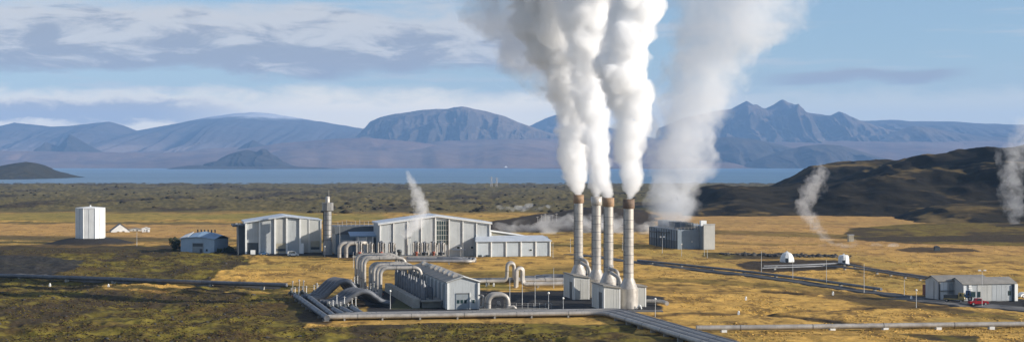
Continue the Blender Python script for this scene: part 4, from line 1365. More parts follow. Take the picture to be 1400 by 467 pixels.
house('white gabled farmhouse with a steep dark roof on the far field', 152, 317, 13, 8, 1.2, 6.0, 0.35, M['roof_dark'], M['whitewall'])
house('small white flat house right of the gabled farmhouse', 194, 316.5, 5.4, 5, 2.4, 3.2, 0.2, M['white'], M['whitewall'])
house('long low dark farm building between the farmhouse and workshop', 176, 315.5, 9, 5, 1.4, 2.2, 0.2, M['roof_grey'], M['clad_cream'])
lhx, lhd = at(690, 17650), 17650
lh = thing('lakeside_house', 'tiny white house on the far lake shore', 'house', (lhx, lhd, -4), 0.2)
gable_shell(30, 24, 7, 13).build('wall', M['whitewall'], lh)
roof_sheets(lh, 30, 24, 7, 13, M['white'], None, 1.0, 1.0)

# ------------------------------------------------------------------ pipework
def zg(x, y):
    return float(gz(np.array([x]), np.array([y]))[0])


ORDL = ['first', 'second', 'third', 'fourth', 'fifth', 'sixth', 'seventh', 'eighth', 'ninth', 'tenth']
ORD = ['first', 'second', 'third', 'fourth', 'fifth', 'sixth', 'seventh', 'eighth']


def pipe(label, path, r, group, mat='pipe', corner=2.0, rings=0.0, posts=0.0, name='steam_pipe', post_w=0.5, seg=12, saddle=None):
    """a lagged pipe with joint rings and concrete saddles as its parts"""
    p0 = Vector(path[0])
    base = Vector((p0.x, p0.y, 0))
    R = rounded(path, corner)
    t = thing(name, label, 'pipe', base, 0, group)
    MB().tube([p - base for p in R], r, seg).build('tube', M[mat], t)
    # rings and saddles along straight runs
    acc = 0.0
    nr, npst = rings * 0.6, posts * 0.5
    for a_, b_ in zip(R[:-1], R[1:]):
        Ls = (b_ - a_).length
        d = (b_ - a_).normalized()
        while rings and nr < acc + Ls:
            p = a_ + d * (nr - acc) - base
            if Ls > 1.5:
                MB().tube([p - d * 0.09, p + d * 0.09], r * 1.07, seg).build('joint_ring', M['band'], t)
            nr += rings
        while posts and npst < acc + Ls:
            p = a_ + d * (npst - acc)
            if abs(d.z) < 0.3 and Ls > 1.5:
                zg_ = zg(p.x, p.y) - 0.3
                ang = math.atan2(d.y, d.x)
                top = p.z - r * 0.75
                if top - zg_ > 0.15:
                    MB().box(-post_w / 2, post_w / 2, -r * 1.1, r * 1.1, zg_, top, Matrix.Translation((p.x - base.x, p.y - base.y, 0)) @ Matrix.Rotation(ang, 4, 'Z')).build('saddle', saddle or M['concrete'], t)
            npst += posts
        acc += Ls
    return t


# riser pipes crossing to the condenser bank: two sets of four
def wall_x(d):
    return qx - math.tan(TH) * (d - qy) - 2.1


for k in range(4):
    d = 590 + 9.0 * k
    x = at(520 - 4.5 * k, d)
    z = 11.3
    xe_ = wall_x(d + 3.2)
    e1 = (xe_, d + (xe_ - x) * math.tan(TH))
    pipe('%s pipe from the front in the front set of tall riser pipes' % ORD[k],
         [(x, d, 0.5), (x, d, z), (e1[0], e1[1], z), (e1[0], e1[1], 4.0)], 0.72, 'riser pipes crossing to the condenser bank', corner=2.6, rings=6.0)
for k in range(4):
    d = 629 + 8.0 * k
    x = at(498 - 3.6 * k, d)
    z = 12.5
    xe_ = wall_x(d + 3.2)
    e1 = (xe_, d + (xe_ - x) * math.tan(TH))
    pipe('%s pipe from the front in the rear set of tall riser pipes' % ORD[k],
         [(x, d, 0.5), (x, d, z), (e1[0], e1[1], z), (e1[0], e1[1], 4.0)], 0.72, 'riser pipes crossing to the condenser bank', corner=2.6, rings=6.5)

# long foreground bundle: runs along the yard then bends towards the camera
NB = 6
for k in range(NB):
    y0 = 508.5 + 1.75 * k
    xs = at(445, 509) - 1.0 * k * 0
    xe = 30.0 + 1.2 * k
    ye = y0 + 0.155 * (xe - xs)
    z = 1.25
    path = [(xs + 1.3 * k, y0 + 0.155 * 1.3 * k, z), (xe, ye, z), (xe + 20.0, ye - 84, z + 0.3), (xe + 48, ye - 200, z + 1.0)]
    pipe('%s pipe from the front in the long foreground bundle along the moss' % ORD[k], path, 0.74, 'long foreground pipe bundle', 'pipe_dull_shade' if k % 2 else 'pipe', 5.0, 17.0, 12.0 if k in (0, 5) else 0.0)

# sloping feeders joining the left end of the bundle
feed = [((447, 440.0), (404, 409)), ((456, 437.5), (421, 410)), ((470, 436.0), (456, 428.5)), ((482, 435.0), (468, 427.5)), ((494, 434.0), (481, 426.5))]
for k, (p_, q_) in enumerate(feed):
    a_, b_ = gp(*p_), gp(*q_)
    pipe('%s sloping feeder pipe from the left' % ORD[k], [(b_[0], b_[1], 1.4), ((a_[0] * 2 + b_[0]) / 3, (a_[1] * 2 + b_[1]) / 3, 1.35), (a_[0], a_[1], 1.3)], 0.95, 'feeder pipes at the left end of the bundle', 'pipe_dull_shade', 3.0, 9.0, 11.0)

# arched expansion bundles
def arch(base_px, lb, dd0, n, top, w1, w2, group):
    for k in range(n):
        d = dd0 + 2.6 * k
        x0 = at(base_px, dd0) - 1.5 * k
        dx = UX
        def P(u, z):
            return (x0 + u * UX, d + u * UY, z)
        pipe('%s pipe in the %s' % (ORD[k], lb), [P(-4, 1.2), P(0, 1.2), P(w1, top), P(w1 + w2 * 0.4, top + 0.3), P(w1 + w2, 1.6), P(w1 + w2 + 2.5, 1.2)], 1.0, group, 'pipe_dull_shade', 4.0, 0, 0)


arch(440, 'tall arched bundle at the far left of the yard', 578, 4, 7.2, 6.4, 8.0, 'tall arched pipes')
arch(467, 'low arched bundle left of the riser pipes', 556, 4, 5.2, 5.6, 8.4, 'low arched pipes')

# valves at the pipe ends
def valve(label, x, y, group, h=3.6, red=False):
    z = zg(x, y)
    t = thing('valve', label, 'valve', (x, y, z), random.uniform(-0.4, 0.4), group)
    MB().lathe([(0.55, -0.2), (0.55, 1.2), (0.85, 1.3), (0.85, 1.6), (0.5, 1.7), (0.35, 2.2)], 12).build('body', M['valve'], t)
    MB().tube([(-1.1, 0, 0.9), (1.1, 0, 0.9)], 0.42, 10).build('branch', M['valve_red'] if red else M['pipe_dull_shade'], t)
    MB().tube([(0, 0, 2.1), (0, 0, h)], 0.13, 8).build('spindle', M['white'], t)
    ring = [(0.48 * math.cos(q), 0.48 * math.sin(q), h - 0.3) for q in np.linspace(0, 2 * math.pi, 13)]
    MB().tube(ring, 0.07, 6, False).build('handwheel', M['pipe'], t)
    return t


vpos = [('at the upper left pipe ends', 398 + k * 5.2, 404 + 3.4 * (k % 3), k) for k in range(8)]
vpos2 = [('above the three short feeder pipes', 450 + k * 5.2, 423.5 + 3.0 * (k % 2), k) for k in range(8)]
vpos3 = [('around the feet of the front riser pipes', 502 + (k % 5) * 4.6, 401.5 + 3.6 * (k // 5), k) for k in range(10)]
vpos4 = [('around the feet of the rear riser pipes', 480 + (k % 5) * 4.4, 391.5 + 2.6 * (k // 5), k) for k in range(10)]
for vs_ in (vpos, vpos2, vpos3, vpos4):
    for wh, px, py, k in vs_:
        x, y = gp(px, py)
        valve(('red' if k % 4 == 1 else 'grey') + ' handwheel valve %s, %s from the left' % (wh.replace('the feet of the ', '').replace('three short ', '').replace('at the upper left pipe ends', 'at upper left pipe ends'), ORDL[k]), x, y, 'valves ' + wh, 3.0 + (k * 37 % 5) * 0.55, k % 4 == 1)
for px, py, lb in ((400, 404, 'left'), (409, 401, 'middle left'), (415, 404, 'middle right'), (433, 407, 'right')):
    x, y = gp(px, py)
    t = thing('vent_pipe', 'slim upright vent pipe, %s of the four over the upper left valves' % lb, 'pipe', (x, y, zg(x, y) - 0.1), 0, 'slim vent pipes over the valves')
    MB().tube([(0, 0, 0), (0, 0, 5.6)], 0.18, 8).build('tube', M['pipe'], t)
    MB().lathe([(0.32, 5.3), (0.32, 5.8)], 8).build('cap', M['steel'], t)

# end drum of the low arched bundle
x, y = gp(509, 413)
t = thing('end_drum', 'round dull steel drum at the right end of the low arched pipes', 'drum', (x, y, 0), TH)
MB().tube([(-0.5, 0, 2.4), (2.0, 0, 2.4)], 1.35, 18).build('drum', M['pipe_dull_shade'], t)
MB().box(0.2, 1.2, -1.0, 1.0, -0.1, 1.4).build('saddle', M['concrete'], t)

# flat U bundle behind (right end rounded)
for k in range(4):
    x0, d0 = gp(556, 361 - 1.4 * k)
    x1, d1 = gp(647 - 5 * k, 361.5 - 1.3 * k)
    x2, d2 = gp(560, 355.0 + 0.2 * k)
    pipe('%s pipe of the flat U bend behind the narrow building' % ORD[k], [(x0, d0, 1.6), (x1, d1, 1.6), (x1 + 0.5, d1 + 26 - 6 * k, 1.6), (x2, d1 + 24 - 6 * k, 1.6)], 0.7, 'flat U bend pipes behind the narrow building', 'pipe_dull_shade' if k else 'pipe', 5.0, 0, 14.0)

# mid-yard bundle with two upright hoops
for k in range(5):
    d0 = 660 + 3.0 * k
    xa = at(642, d0)
    xb = at(792, d0)
    xm = at(693.5 if k < 3 else 707, d0)
    z = 1.5
    if k in (0, 2):
        pipe('%s hooped pipe from the front in the middle of the yard' % ('first' if k == 0 else 'second'),
             [(xa, d0 - 4, z), (xm - 0.2, d0 + 0.1, z), (xm, d0 + 0.1, 8.6), (xm + 2.8, d0 + 1.2, 8.6), (xm + 2.8, d0 + 1.2, z), (xb, d0 + 5, z)], 0.72, 'hooped pipes in the middle of the yard', 'pipe', 1.9, 12.0, 16.0)
    else:
        pipe('%s flat pipe from the front between the yard hoops' % ORD[k], [(xa, d0 - 4, z), (at(735 + 5 * k, d0), d0 + 2, z), (at(700 + 10 * k, d0), d0 + 18, z), (at(770, d0), d0 + 20, z), (xb, d0 + 6, z)], 0.7, 'flat pipes in the middle of the yard', 'pipe_dull_shade', 3.5, 0, 16.0)
for k in range(2):
    d0 = 646 - 5 * k
    xm = at(707 - 1.5 * k, d0)
    pipe(('rear' if k == 0 else 'front') + ' hooped pipe standing right of the other yard hoops', [(xm - 0.2, d0, 0.2), (xm, d0, 7.7), (xm + 2.4, d0 + 1.0, 7.7), (xm + 2.4, d0 + 1.0, 1.4), (at(795, d0), d0 + 5, 1.4)], 0.72, 'right hooped pipes in the yard', 'pipe', 1.7, 12.0, 14.0)

# large hoop before the condenser building's right side
x, d0 = gp(668, 423)
for k in range(2):
    pipe(('large silver hooped pipe arching beside the narrow building gable', 'large hooped pipe close behind the silver one')[k], [(x - 0.6 * k, d0 + 3.0 * k, 0.0), (x - 0.6 * k, d0 + 3.0 * k, 5.0), (x + 6.6 - 0.6 * k, d0 + 3.0 * k + 0.8, 5.0), (x + 6.6 - 0.6 * k, d0 + 3.0 * k + 0.8, 0.0)], 0.82, 'large hoops beside the narrow building', 'pipe', 3.2, 3.5, 0)
pipe('thin bent pipe between the large hoop and the narrow building', [(x - 3.2, d0 + 1, 0.8), (x - 0.6 - 1.4, d0 + 1, 0.8), (x - 1.7, d0 + 1, 4.8), (x - 3.4, d0 + 2, 4.8)], 0.3, None, 'pipe', 0.8)
pipe('low stub pipe on the right foot of the large hoop', [(x + 6.4, d0 - 0.6, 0.7), (x + 8.6, d0 - 0.6, 1.3), (x + 9.4, d0 - 0.4, 0.0)], 0.5, None, 'pipe', 1.0)
t = thing('pump', 'dark pump frame standing under the large hooped pipe', 'pump', (x + 3.4, d0 + 0.6, 0))
MB().box(-0.9, 0.9, -0.6, 0.6, 0, 0.5).build('base', M['concrete'], t)
for q in (-1, 1):
    MB().tube([(q * 1.2, 0, 0.2), (0, 0, 3.2)], 0.14, 6).build('leg', M['valve'], t)
MB().tube([(0, -0.8, 2.4), (0, 0.8, 2.4)], 0.6, 12).build('motor', M['pipe_dull_shade'], t)

# kerb wall in front
x, y = gp(655, 426.5)
t = thing('low_wall', 'low concrete wall along the yard before the large hoop', 'wall', (x, y, 0), math.radians(3))
for k in range(5):
    MB().box(k * 4.6, k * 4.6 + 4.57, 0, 0.5, -0.3, 1.25).build('wall_block', M['concrete'], t)

# right single pipelines
def longpipe(label, pts, r, grp, posts, mat='pipe', z=1.1, rings=16.0):
    pipe(label, [(*gp(*p), z) for p in pts], r, grp, mat, 4.0, rings, posts, post_w=1.0)


pipe('long single pale pipeline crossing the grass at lower right', [(at(952, 474), 474, 1.3), (at(1050, 476), 476, 1.3), (at(1240, 482), 482, 1.3), (at(1500, 488), 488, 1.3)], 0.8, None, 'pipe', 4.0, 22.0, 16.5, post_w=1.6, saddle=M['white'])
longpipe('stub pipe leaving the frontmost chimney to the right', [(884, 416), (905, 416.5), (912, 419)], 0.75, None, 0, 'pipe', 1.2, 0)
longpipe('front pipeline running past the gravel pad of the domes', [(1042, 369.5), (1100, 367.5), (1130, 366.3), (1180, 371), (1280, 386.5)], 0.42, 'pipelines from the domes', 14.0, 'pipe_dull_shade', 1.1, 0)
longpipe('rear pipeline running past the gravel pad of the domes', [(1044, 366.5), (1100, 364.8), (1149, 362.6), (1190, 370), (1282, 384)], 0.42, 'pipelines from the domes', 14.0, 'pipe_dull_shade', 1.1, 0)
longpipe('dark pipeline along the gravel road at far left', [(-120, 376.5), (0, 381), (110, 384.5), (230, 389), (392, 394.5)], 0.85, None, 24.0, 'pipe_dull_shade', 1.5, 20.0)
longpipe('long pipeline along the main road right of the chimneys', [(872, 358.8), (1000, 372), (1100, 384), (1205, 399)], 0.55, None, 26.0, 'pipe_dull_shade', 1.2, 0)

# ------------------------------------------------------------------ exchanger platform before the hall
pxm, pym = at(482, 822), 822
plat = thing('platform', 'long dark concrete platform carrying looped pipes before the turbine hall', 'platform', (pxm, pym, 0), math.radians(4))
MB().box(0, 48, 0, 9, 1.5, 2.3).build('deck', M['concrete'], plat)
for k in range(13):
    MB().box(1 + k * 3.7, 1.6 + k * 3.7, 0.3, 8.7, -0.2, 1.49).build('leg', M['concrete'], plat)


def exchanger(label, u, var):
    c4, s4 = math.cos(math.radians(4)), math.sin(math.radians(4))
    t = thing('pipe_loop', label, 'pipe loop', (pxm + u * c4 - 4 * s4, pym + u * s4 + 4 * c4, 2.3), math.radians(4), 'pipe loops on the platform')
    for q, (dx, hh) in enumerate(((0, 6.8), (1.1, 7.2), (2.3, 6.4))):
        MB().tube(rounded([(dx, -2.5, 0), (dx, -2.5, hh - 0.3 * var), (dx + 0.8, 1.5, hh - 0.3 * var), (dx + 0.8, 1.5, 0)], 1.0), 0.42, 8).build('hoop', M['pipe'] if q != 1 else M['pipe_dull_shade'], t)
    MB().tube([(-0.3, -2.9, 1.2), (3.2, -2.9, 1.2)], 0.55, 10).build('drum', M['valve'] if var else M['pipe'], t)
    MB().lathe([(0.5, 0), (0.5, 1.4), (0.9, 1.5), (0.9, 1.9), (0.2, 2.2)], 10, 1.6, -3.3, 0).build('valve_body', M['pipe_dull_shade'] if var else M['valve_red'], t)
    MB().tube([(1.6, -1.8, 3.0), (1.6, -1.8, 4.6)], 0.5, 10).build('actuator', M['valve'], t)


LBL = ['at the far left end of the platform', 'second from the left on the platform', 'third from the left on the platform', 'just left of the steam portal', 'just right of the steam portal', 'third from the right on the platform', 'second from the right on the platform', 'at the far right end of the platform']
for k in range(8):
    u = (2, 7.5, 13, 18.5, 31, 35.5, 39.8, 44)[k]
    exchanger('set of pale hooped pipes and valves ' + LBL[k], u, k % 2)
t = thing('steam_portal', 'slim white portal frame venting steam on the platform', 'frame', (at(553.5, 826), 826, 2.3), math.radians(4))
for xx in (0, 3.0):
    MB().box(xx - 0.16, xx + 0.16, -0.16, 0.16, 0, 9.0).build('post', M['white'] if xx else M['valve'], t)
MB().box(-0.16, 3.16, -0.15, 0.15, 9.01, 9.4).build('beam', M['pipe_dull_shade'], t)
MB().tube([(1.2, 0.4, 0), (1.2, 0.4, 8.6)], 0.4, 10).build('vent_pipe', M['pipe'], t)
t = thing('silencer', 'small dark silencer pot on the platform centre', 'silencer', (at(546, 824), 824, 2.3))
MB().lathe([(0.9, 0), (0.9, 1.8), (1.3, 1.9), (1.3, 3.0), (0.4, 3.3)], 14).build('pot', M['valve'], t)
for q in range(3):
    MB().tube([(1.1 * math.cos(q * 2.1), 1.1 * math.sin(q * 2.1), 0), (1.1 * math.cos(q * 2.1), 1.1 * math.sin(q * 2.1), 1.9)], 0.1, 6).build('leg', M['valve'], t)
# silver ducts left of the platform
for k in range(2):
    x, y = gp(464 + 9 * k, 352)
    pipe(('left', 'right')[k] + ' fat bent duct before the dark link building', [(x, y, 0.2), (x, y, 7.6), (x + 9, y + 2.5, 7.6), (x + 12, y + 9, 7.6)], 1.1, 'fat bent ducts before the link building', 'pipe', 3.2, 4.0, 0)

# ------------------------------------------------------------------ lamp posts, masts, markers
def lamp_post(label, px, py_base, h, group, kind='globe'):
    x, y = gp(px, py_base)
    t = thing('lamp_post', label, 'lamp post', (x, y, zg(x, y) - 0.1), random.uniform(-0.2, 0.2), group)
    MB().tube([(0, 0, 0), (0, 0, h)], [0.12, 0.06], 8).build('pole', M['pole'], t)
    MB().box(-0.25, 0.25, -0.25, 0.25, 0, 0.25).build('foot', M['concrete'], t)
    if kind == 'globe':
        MB().lathe([(0.08, h - 0.1), (0.32, h + 0.05), (0.38, h + 0.3), (0.28, h + 0.55), (0.06, h + 0.68)], 12).build('lamp_globe', M['globe'], t)
    elif kind == 'twin':
        for s_ in (-1, 1):
            MB().tube([(0, 0, h - 0.1), (s_ * 0.9, 0, h + 0.15)], 0.07, 6).build('arm', M['pole'], t)
            MB().box(s_ * 0.95 - 0.42, s_ * 0.95 + 0.42, -0.35, 0.25, h, h + 0.4).build('lamp_head', M['globe'], t)
    else:
        MB().lathe([(0.1, h), (0.16, h + 0.2), (0.03, h + 0.3)], 8).build('cap', M['steel'], t)
    return t


lamp_post('short globe lamp post on the dark ground before the condenser bank', 533.5, 422, 6.0, 'globe lamp posts', 'globe')
lamp_post('globe lamp post at the right end of the low concrete wall', 750, 428, 6.6, 'globe lamp posts', 'globe')
lamp_post('globe lamp post on the asphalt left of the front chimney shed', 770, 428.5, 5.0, 'globe lamp posts', 'globe')
lamp_post('globe lamp post on the grass right of the frontmost chimney', 896, 431, 6.2, 'globe lamp posts', 'globe')
lamp_post('globe lamp post on the grass before the garage', 1253, 420, 6.4, 'globe lamp posts', 'globe')
lamp_post('globe lamp post on the grass before the workshop hall', 444, 351, 5.4, 'globe lamp posts', 'globe')
lamp_post('globe lamp post before the turbine hall wall', 630, 354, 5.6, 'globe lamp posts', 'globe')
lamp_post('globe lamp post behind the cooling tower road left', 932, 350, 6.2, 'globe lamp posts', 'globe')
lamp_post('tall twin headed floodlight mast at the left corner of the workshop', 325.5, 347, 17.0, 'twin floodlight masts', 'twin')
lamp_post('tall twin headed floodlight mast by the red pickup', 1343, 419, 12.6, 'twin floodlight masts', 'twin')
lamp_post('tall twin headed floodlight mast before the cooling tower', 905.5, 346, 9.0, 'twin floodlight masts', 'twin')
lamp_post('tall thin mast between the link building and pump house', 464.5, 351, 17.0, 'twin floodlight masts', 'cap')
for px, py, h, lb in ((1041, 376, 10.5, 'left of the gravel pad'), (1084, 383, 9.5, 'before the faceted dome'), (1130, 389, 10.5, 'on the road edge before the upright dome'), (1181.5, 400, 11.0, 'on the road edge between the domes and garage'), (1236.5, 404, 5.8, 'on the roadside near the container'),
                      (967, 352, 7.5, 'right of the cooling tower end wall'), (756, 352, 8.0, 'right of the low annex'), (780, 345, 8.0, 'on the grass left of the rear chimney'), (851, 342, 8.0, 'on the grass behind the front chimney'), (963, 349, 6.0, 'at the foot of the cooling tower end wall'),
                      (697, 409, 8.0, 'before the big hoops, left'), (714, 416, 10.0, 'before the big hoops, middle'), (731.5, 421, 11.0, 'before the big hoops, right'), (757, 394, 8.0, 'on the flat pipes of the yard'), (463, 354, 6.0, 'left of the rear riser pipes'), (483, 366, 7.5, 'beside the rear riser pipes'), (187, 336, 9.0, 'on the tan field left of the blue shed')):
    lamp_post('thin pale pole ' + lb, px, py, h, 'thin pale poles', 'cap')

for i, (px, py, lb) in enumerate(((68, 388, 'at the far left pipeline'), (148, 391, 'second along the far left pipeline'), (1010, 427, 'in the grass beside the ditch'), (1020, 409, 'in the open grass'), (1139, 402, 'below the main road bend'), (665, 391, 'on the green patch, left'), (675, 391, 'on the green patch, right'), (1246, 409, 'beside the road near the garage'), (560, 352, 'before the platform'))):
    x, y = gp(px, py)
    t = thing('marker_post', 'small white marker post ' + lb, 'marker', (x, y, zg(x, y) - 0.1), 0, 'small white markers')
    MB().box(-0.35, 0.35, -0.3, 0.3, 0, 1.0).build('block', M['white'], t)
    MB().lathe([(0.3, 1.0), (0.32, 1.3), (0.08, 1.5)], 8).build('cap', M['globe'], t)

# wire fence before the yard
x0, y0 = gp(690, 421.5)
fence = thing('wire_fence', 'thin wire fence with pale posts beside the large hoop', 'fence', (x0, y0, 0), math.radians(4))
for k in range(9):
    MB().tube([(k * 2.0, 0, -0.1), (k * 2.0, 0, 1.9)], 0.06, 6).build('post', M['pole'], fence)
for z in (0.5, 1.2, 1.85):
    MB().tube([(0, 0, z), (16, 0, z)], 0.035, 5).build('wire', M['steel'], fence)


# ------------------------------------------------------------------ vehicles
def vehicle(label, cat, px, py, rz, paint, kind, group='parked vehicles'):
    x, y = gp(px, py)
    nm = {'pickup': 'pickup_truck', 'tractor': 'tractor', 'van': 'parked_van', 'car': 'parked_car', 'truck': 'work_truck'}[kind]
    t = thing(nm, label, cat, (x, y, zg(x, y) + (0.5 if px > 1000 else 0.05)), rz, group)
    t.scale = (1.25, 1.25, 1.35)
    wr = 0.42
    L_ = {'pickup': 5.4, 'tractor': 4.2, 'van': 4.8, 'car': 4.3, 'truck': 6.0}[kind]
    wd = 1.85
    if kind == 'pickup':
        low = [(0, 0.45), (L_, 0.45), (L_, 0.95), (L_ - 0.2, 1.1), (L_ - 1.5, 1.18), (L_ - 1.55, 1.12), (0, 1.12)]
        cab = [(1.5, 1.13), (L_ - 1.45, 1.13), (L_ - 2.15, 1.82), (1.75, 1.84)]
    elif kind == 'van':
        low = [(0, 0.4), (L_, 0.4), (L_, 0.95), (L_ - 0.9, 1.15), (0, 1.15)]
        cab = [(0.05, 1.16), (L_ - 0.9, 1.16), (L_ - 1.5, 1.95), (0.1, 2.0)]
    elif kind == 'truck':
        low = [(0, 0.7), (L_, 0.7), (L_, 1.3), (L_ - 1.8, 1.5), (L_ - 1.8, 1.0), (0, 1.0)]
        cab = [(L_ - 1.8, 1.51), (L_ - 0.1, 1.31), (L_ - 0.35, 2.5), (L_ - 1.75, 2.55)]
    elif kind == 'tractor':
        low = [(0.6, 0.8), (L_, 0.8), (L_, 1.5), (L_ - 1.9, 1.65), (0.6, 1.2)]
        cab = [(0.7, 1.4), (2.25, 1.66), (2.0, 2.8), (0.8, 2.8)]
    else:
        low = [(0, 0.38), (L_, 0.38), (L_, 0.75), (L_ - 1.1, 0.92), (0.2, 0.95), (0, 0.85)]
        cab = [(0.6, 0.95), (L_ - 1.2, 0.93), (L_ - 1.9, 1.45), (1.1, 1.45)]
    MB().prism_y(low, -wd / 2, wd / 2).build('body', paint, t)
    cb = MB().prism_y(cab, -wd / 2 + 0.1, wd / 2 - 0.1).build('cab', paint, t)
    zc0 = cab[0][1] + 0.12
    zc1 = max(p[1] for p in cab) - 0.12
    xa, xb = cab[0][0] + 0.35, cab[1][0] - 0.55
    for s_ in (-1, 1):
        yy = s_ * (wd / 2 - 0.1)
        MB().add([(xa, yy + s_ * 0.012, zc0), (xb, yy + s_ * 0.012, zc0), (xb - 0.35, yy + s_ * 0.012, zc1), (xa + 0.12, yy + s_ * 0.012, zc1),
                  (xa, yy + s_ * 0.003, zc0), (xb, yy + s_ * 0.003, zc0), (xb - 0.35, yy + s_ * 0.003, zc1), (xa + 0.12, yy + s_ * 0.003, zc1)],
                 [(0, 1, 2, 3), (7, 6, 5, 4), (0, 4, 5, 1), (1, 5, 6, 2), (2, 6, 7, 3), (3, 7, 4, 0)]).build('side_window', M['glass'], cb)
    f0, f1 = Vector((cab[1][0], 0, cab[1][1])), Vector((cab[2][0], 0, cab[2][1]))
    nrm = Vector((-(f0.z - f1.z), 0, f0.x - f1.x)).normalized()
    if nrm.x < 0:
        nrm = -nrm
    q0, q1 = f0.lerp(f1, 0.12) + nrm * 0.006, f0.lerp(f1, 0.88) + nrm * 0.006
    hw = wd / 2 - 0.2
    wsv = [(q0.x, -hw, q0.z), (q0.x, hw, q0.z), (q1.x, hw, q1.z), (q1.x, -hw, q1.z)]
    MB().add(wsv + [(x_ + nrm.x * 0.02, y_, z_ + nrm.z * 0.02) for x_, y_, z_ in wsv], [(0, 3, 2, 1), (4, 5, 6, 7), (0, 1, 5, 4), (1, 2, 6, 5), (2, 3, 7, 6), (3, 0, 4, 7)]).build('windscreen', M['glass'], cb)
    for xx in (0.95, L_ - 0.95):
        for s_ in (-1, 1):
            big = 1.6 if (kind == 'tractor' and xx < 1) else 1.0
            r_ = wr * big
            w_ = MB().tube([(xx, s_ * (wd / 2 - 0.2), r_), (xx, s_ * (wd / 2 + 0.06), r_)], r_, 16).build('wheel', M['rubber'], t)
            MB().tube([(xx, s_ * (wd / 2 + 0.061), r_), (xx, s_ * (wd / 2 + 0.075), r_)], r_ * 0.55, 12).build('rim', M['steel'], w_)
    for s_ in (-1, 1):
        zl = low[2][1] - 0.2
        MB().box(L_ - 0.01, L_ + 0.04, s_ * 0.7 - 0.2, s_ * 0.7 + 0.2, zl - 0.12, zl + 0.08).build('headlight', M['globe'], t)
    MB().box(L_ + 0.003, L_ + 0.12, -wd / 2 + 0.05, wd / 2 - 0.05, low[0][1] - 0.02, low[0][1] + 0.2).build('bumper', M['band'], t)
    if kind == 'truck':
        MB().box(0.1, L_ - 2.0, -wd / 2 + 0.003, wd / 2 - 0.003, 1.01, 1.9).build('load_bed', M['valve'], t)
    return t


vehicle('red pickup truck parked before the long warehouse', 'pickup', 1325, 416.5, math.radians(4), M['red'], 'pickup')
vehicle('blue tractor parked left of the red pickup', 'tractor', 1331, 413.5, math.radians(165), M['bluepaint'], 'tractor')
vehicle('dull yellow work truck parked before the garage doors', 'truck', 1291, 412.5, math.radians(-30), M['yellowpaint'], 'truck')
vehicle('dark blue car parked below the first workshop bay', 'car', 354, 348.5, math.radians(8), M['bluepaint'], 'car')
vehicle('white van parked before the workshop louvres', 'van', 393, 348.8, math.radians(10), M['whitepaint'], 'van')
vehicle('white car parked beyond the right end of the warehouse', 'car', 1393, 408, math.radians(30), M['whitepaint'], 'car')


# ------------------------------------------------------------------ pylons
def pylon(label, px, d, h):
    x = at(px, d)
    z = zg(x, d)
    t = thing('pylon', label, 'pylon', (x, d, z - 1), 0.2, 'far power pylons')
    s_ = h / 30
    mb = MB()
    for q in ((-1, -1), (1, -1), (1, 1), (-1, 1)):
        mb.tube([(q[0] * 3 * s_, q[1] * 3 * s_, 0), (q[0] * 0.6 * s_, q[1] * 0.6 * s_, h)], 0.22 * s_, 5)
    mb.build('legs_frame', M['steel'], t)
    br = MB()
    for k in range(6):
        z0, z1 = h * k / 6, h * (k + 1) / 6
        w0, w1 = 3 * s_ - 2.4 * s_ * k / 6, 3 * s_ - 2.4 * s_ * (k + 1) / 6
        br.tube([(-w0, -w0, z0), (w1, -w1, z1)], 0.13 * s_, 4).tube([(w0, -w0, z0), (-w1, -w1, z1)], 0.13 * s_, 4)
        br.tube([(-w0, w0, z0), (w1, w1, z1)], 0.13 * s_, 4).tube([(w0, w0, z0), (-w1, w1, z1)], 0.13 * s_, 4)
    br.build('bracing', M['steel'], t)
    for zz_ in (0.74, 0.9):
        MB().box(-6.5 * s_, 6.5 * s_, -0.25 * s_, 0.25 * s_, h * zz_, h * zz_ + 0.5 * s_).build('cross_arm', M['steel'], t)


pylon('small lattice pylon on the lava field left of the chimneys', 672, 4200, 30)
pylon('second small lattice pylon just right of its twin', 679, 4300, 28)
pylon('small lattice pylon by the lake left of the dark hills', 1077, 3000, 24)
# switchyard masts behind the hall
for k in range(6):
    x, d = at(735 + 5.2 * k, 1350), 1350
    t = thing('switchyard_mast', 'slim steel switchyard mast beyond the annex, %s of six from the left' % ORD[k], 'mast', (x, d, zg(x, d) - 0.2), 0.2, 'switchyard masts')
    MB().tube([(0, 0, 0), (0, 0, 5 + 1.2 * (k % 3))], 0.16, 6).build('pole', M['steel'], t)
    MB().box(-1.2, 1.2, -0.12, 0.12, 4.2 + 1.2 * (k % 3), 4.45 + 1.2 * (k % 3)).build('cross_arm', M['steel'], t)
x, d = gp(1163, 330)
t = thing('concrete_hut', 'tiny pale concrete hut beside the leaning steam plume', 'hut', (x, d, 0), 0.1)
MB().box(-1.6, 1.6, -1.5, 1.5, -0.2, 4.2).build('wall', M['louvre'], t)
MB().box(-1.9, 1.9, -1.8, 1.8, 4.21, 4.5).build('roof', M['clad'], t)
x, d = gp(1281, 343)
t = thing('dark_hut', 'tiny dark hut on the steaming ground below the hills', 'hut', (x, d, 0), 0.1)
MB().box(-1.4, 1.4, -1.2, 1.2, -0.2, 2.4).build('wall', M['valve'], t)
MB().prism_y([(-1.6, 2.41), (1.6, 2.41), (0, 3.1)], -1.4, 1.4).build('roof', M['roof_dark'], t)

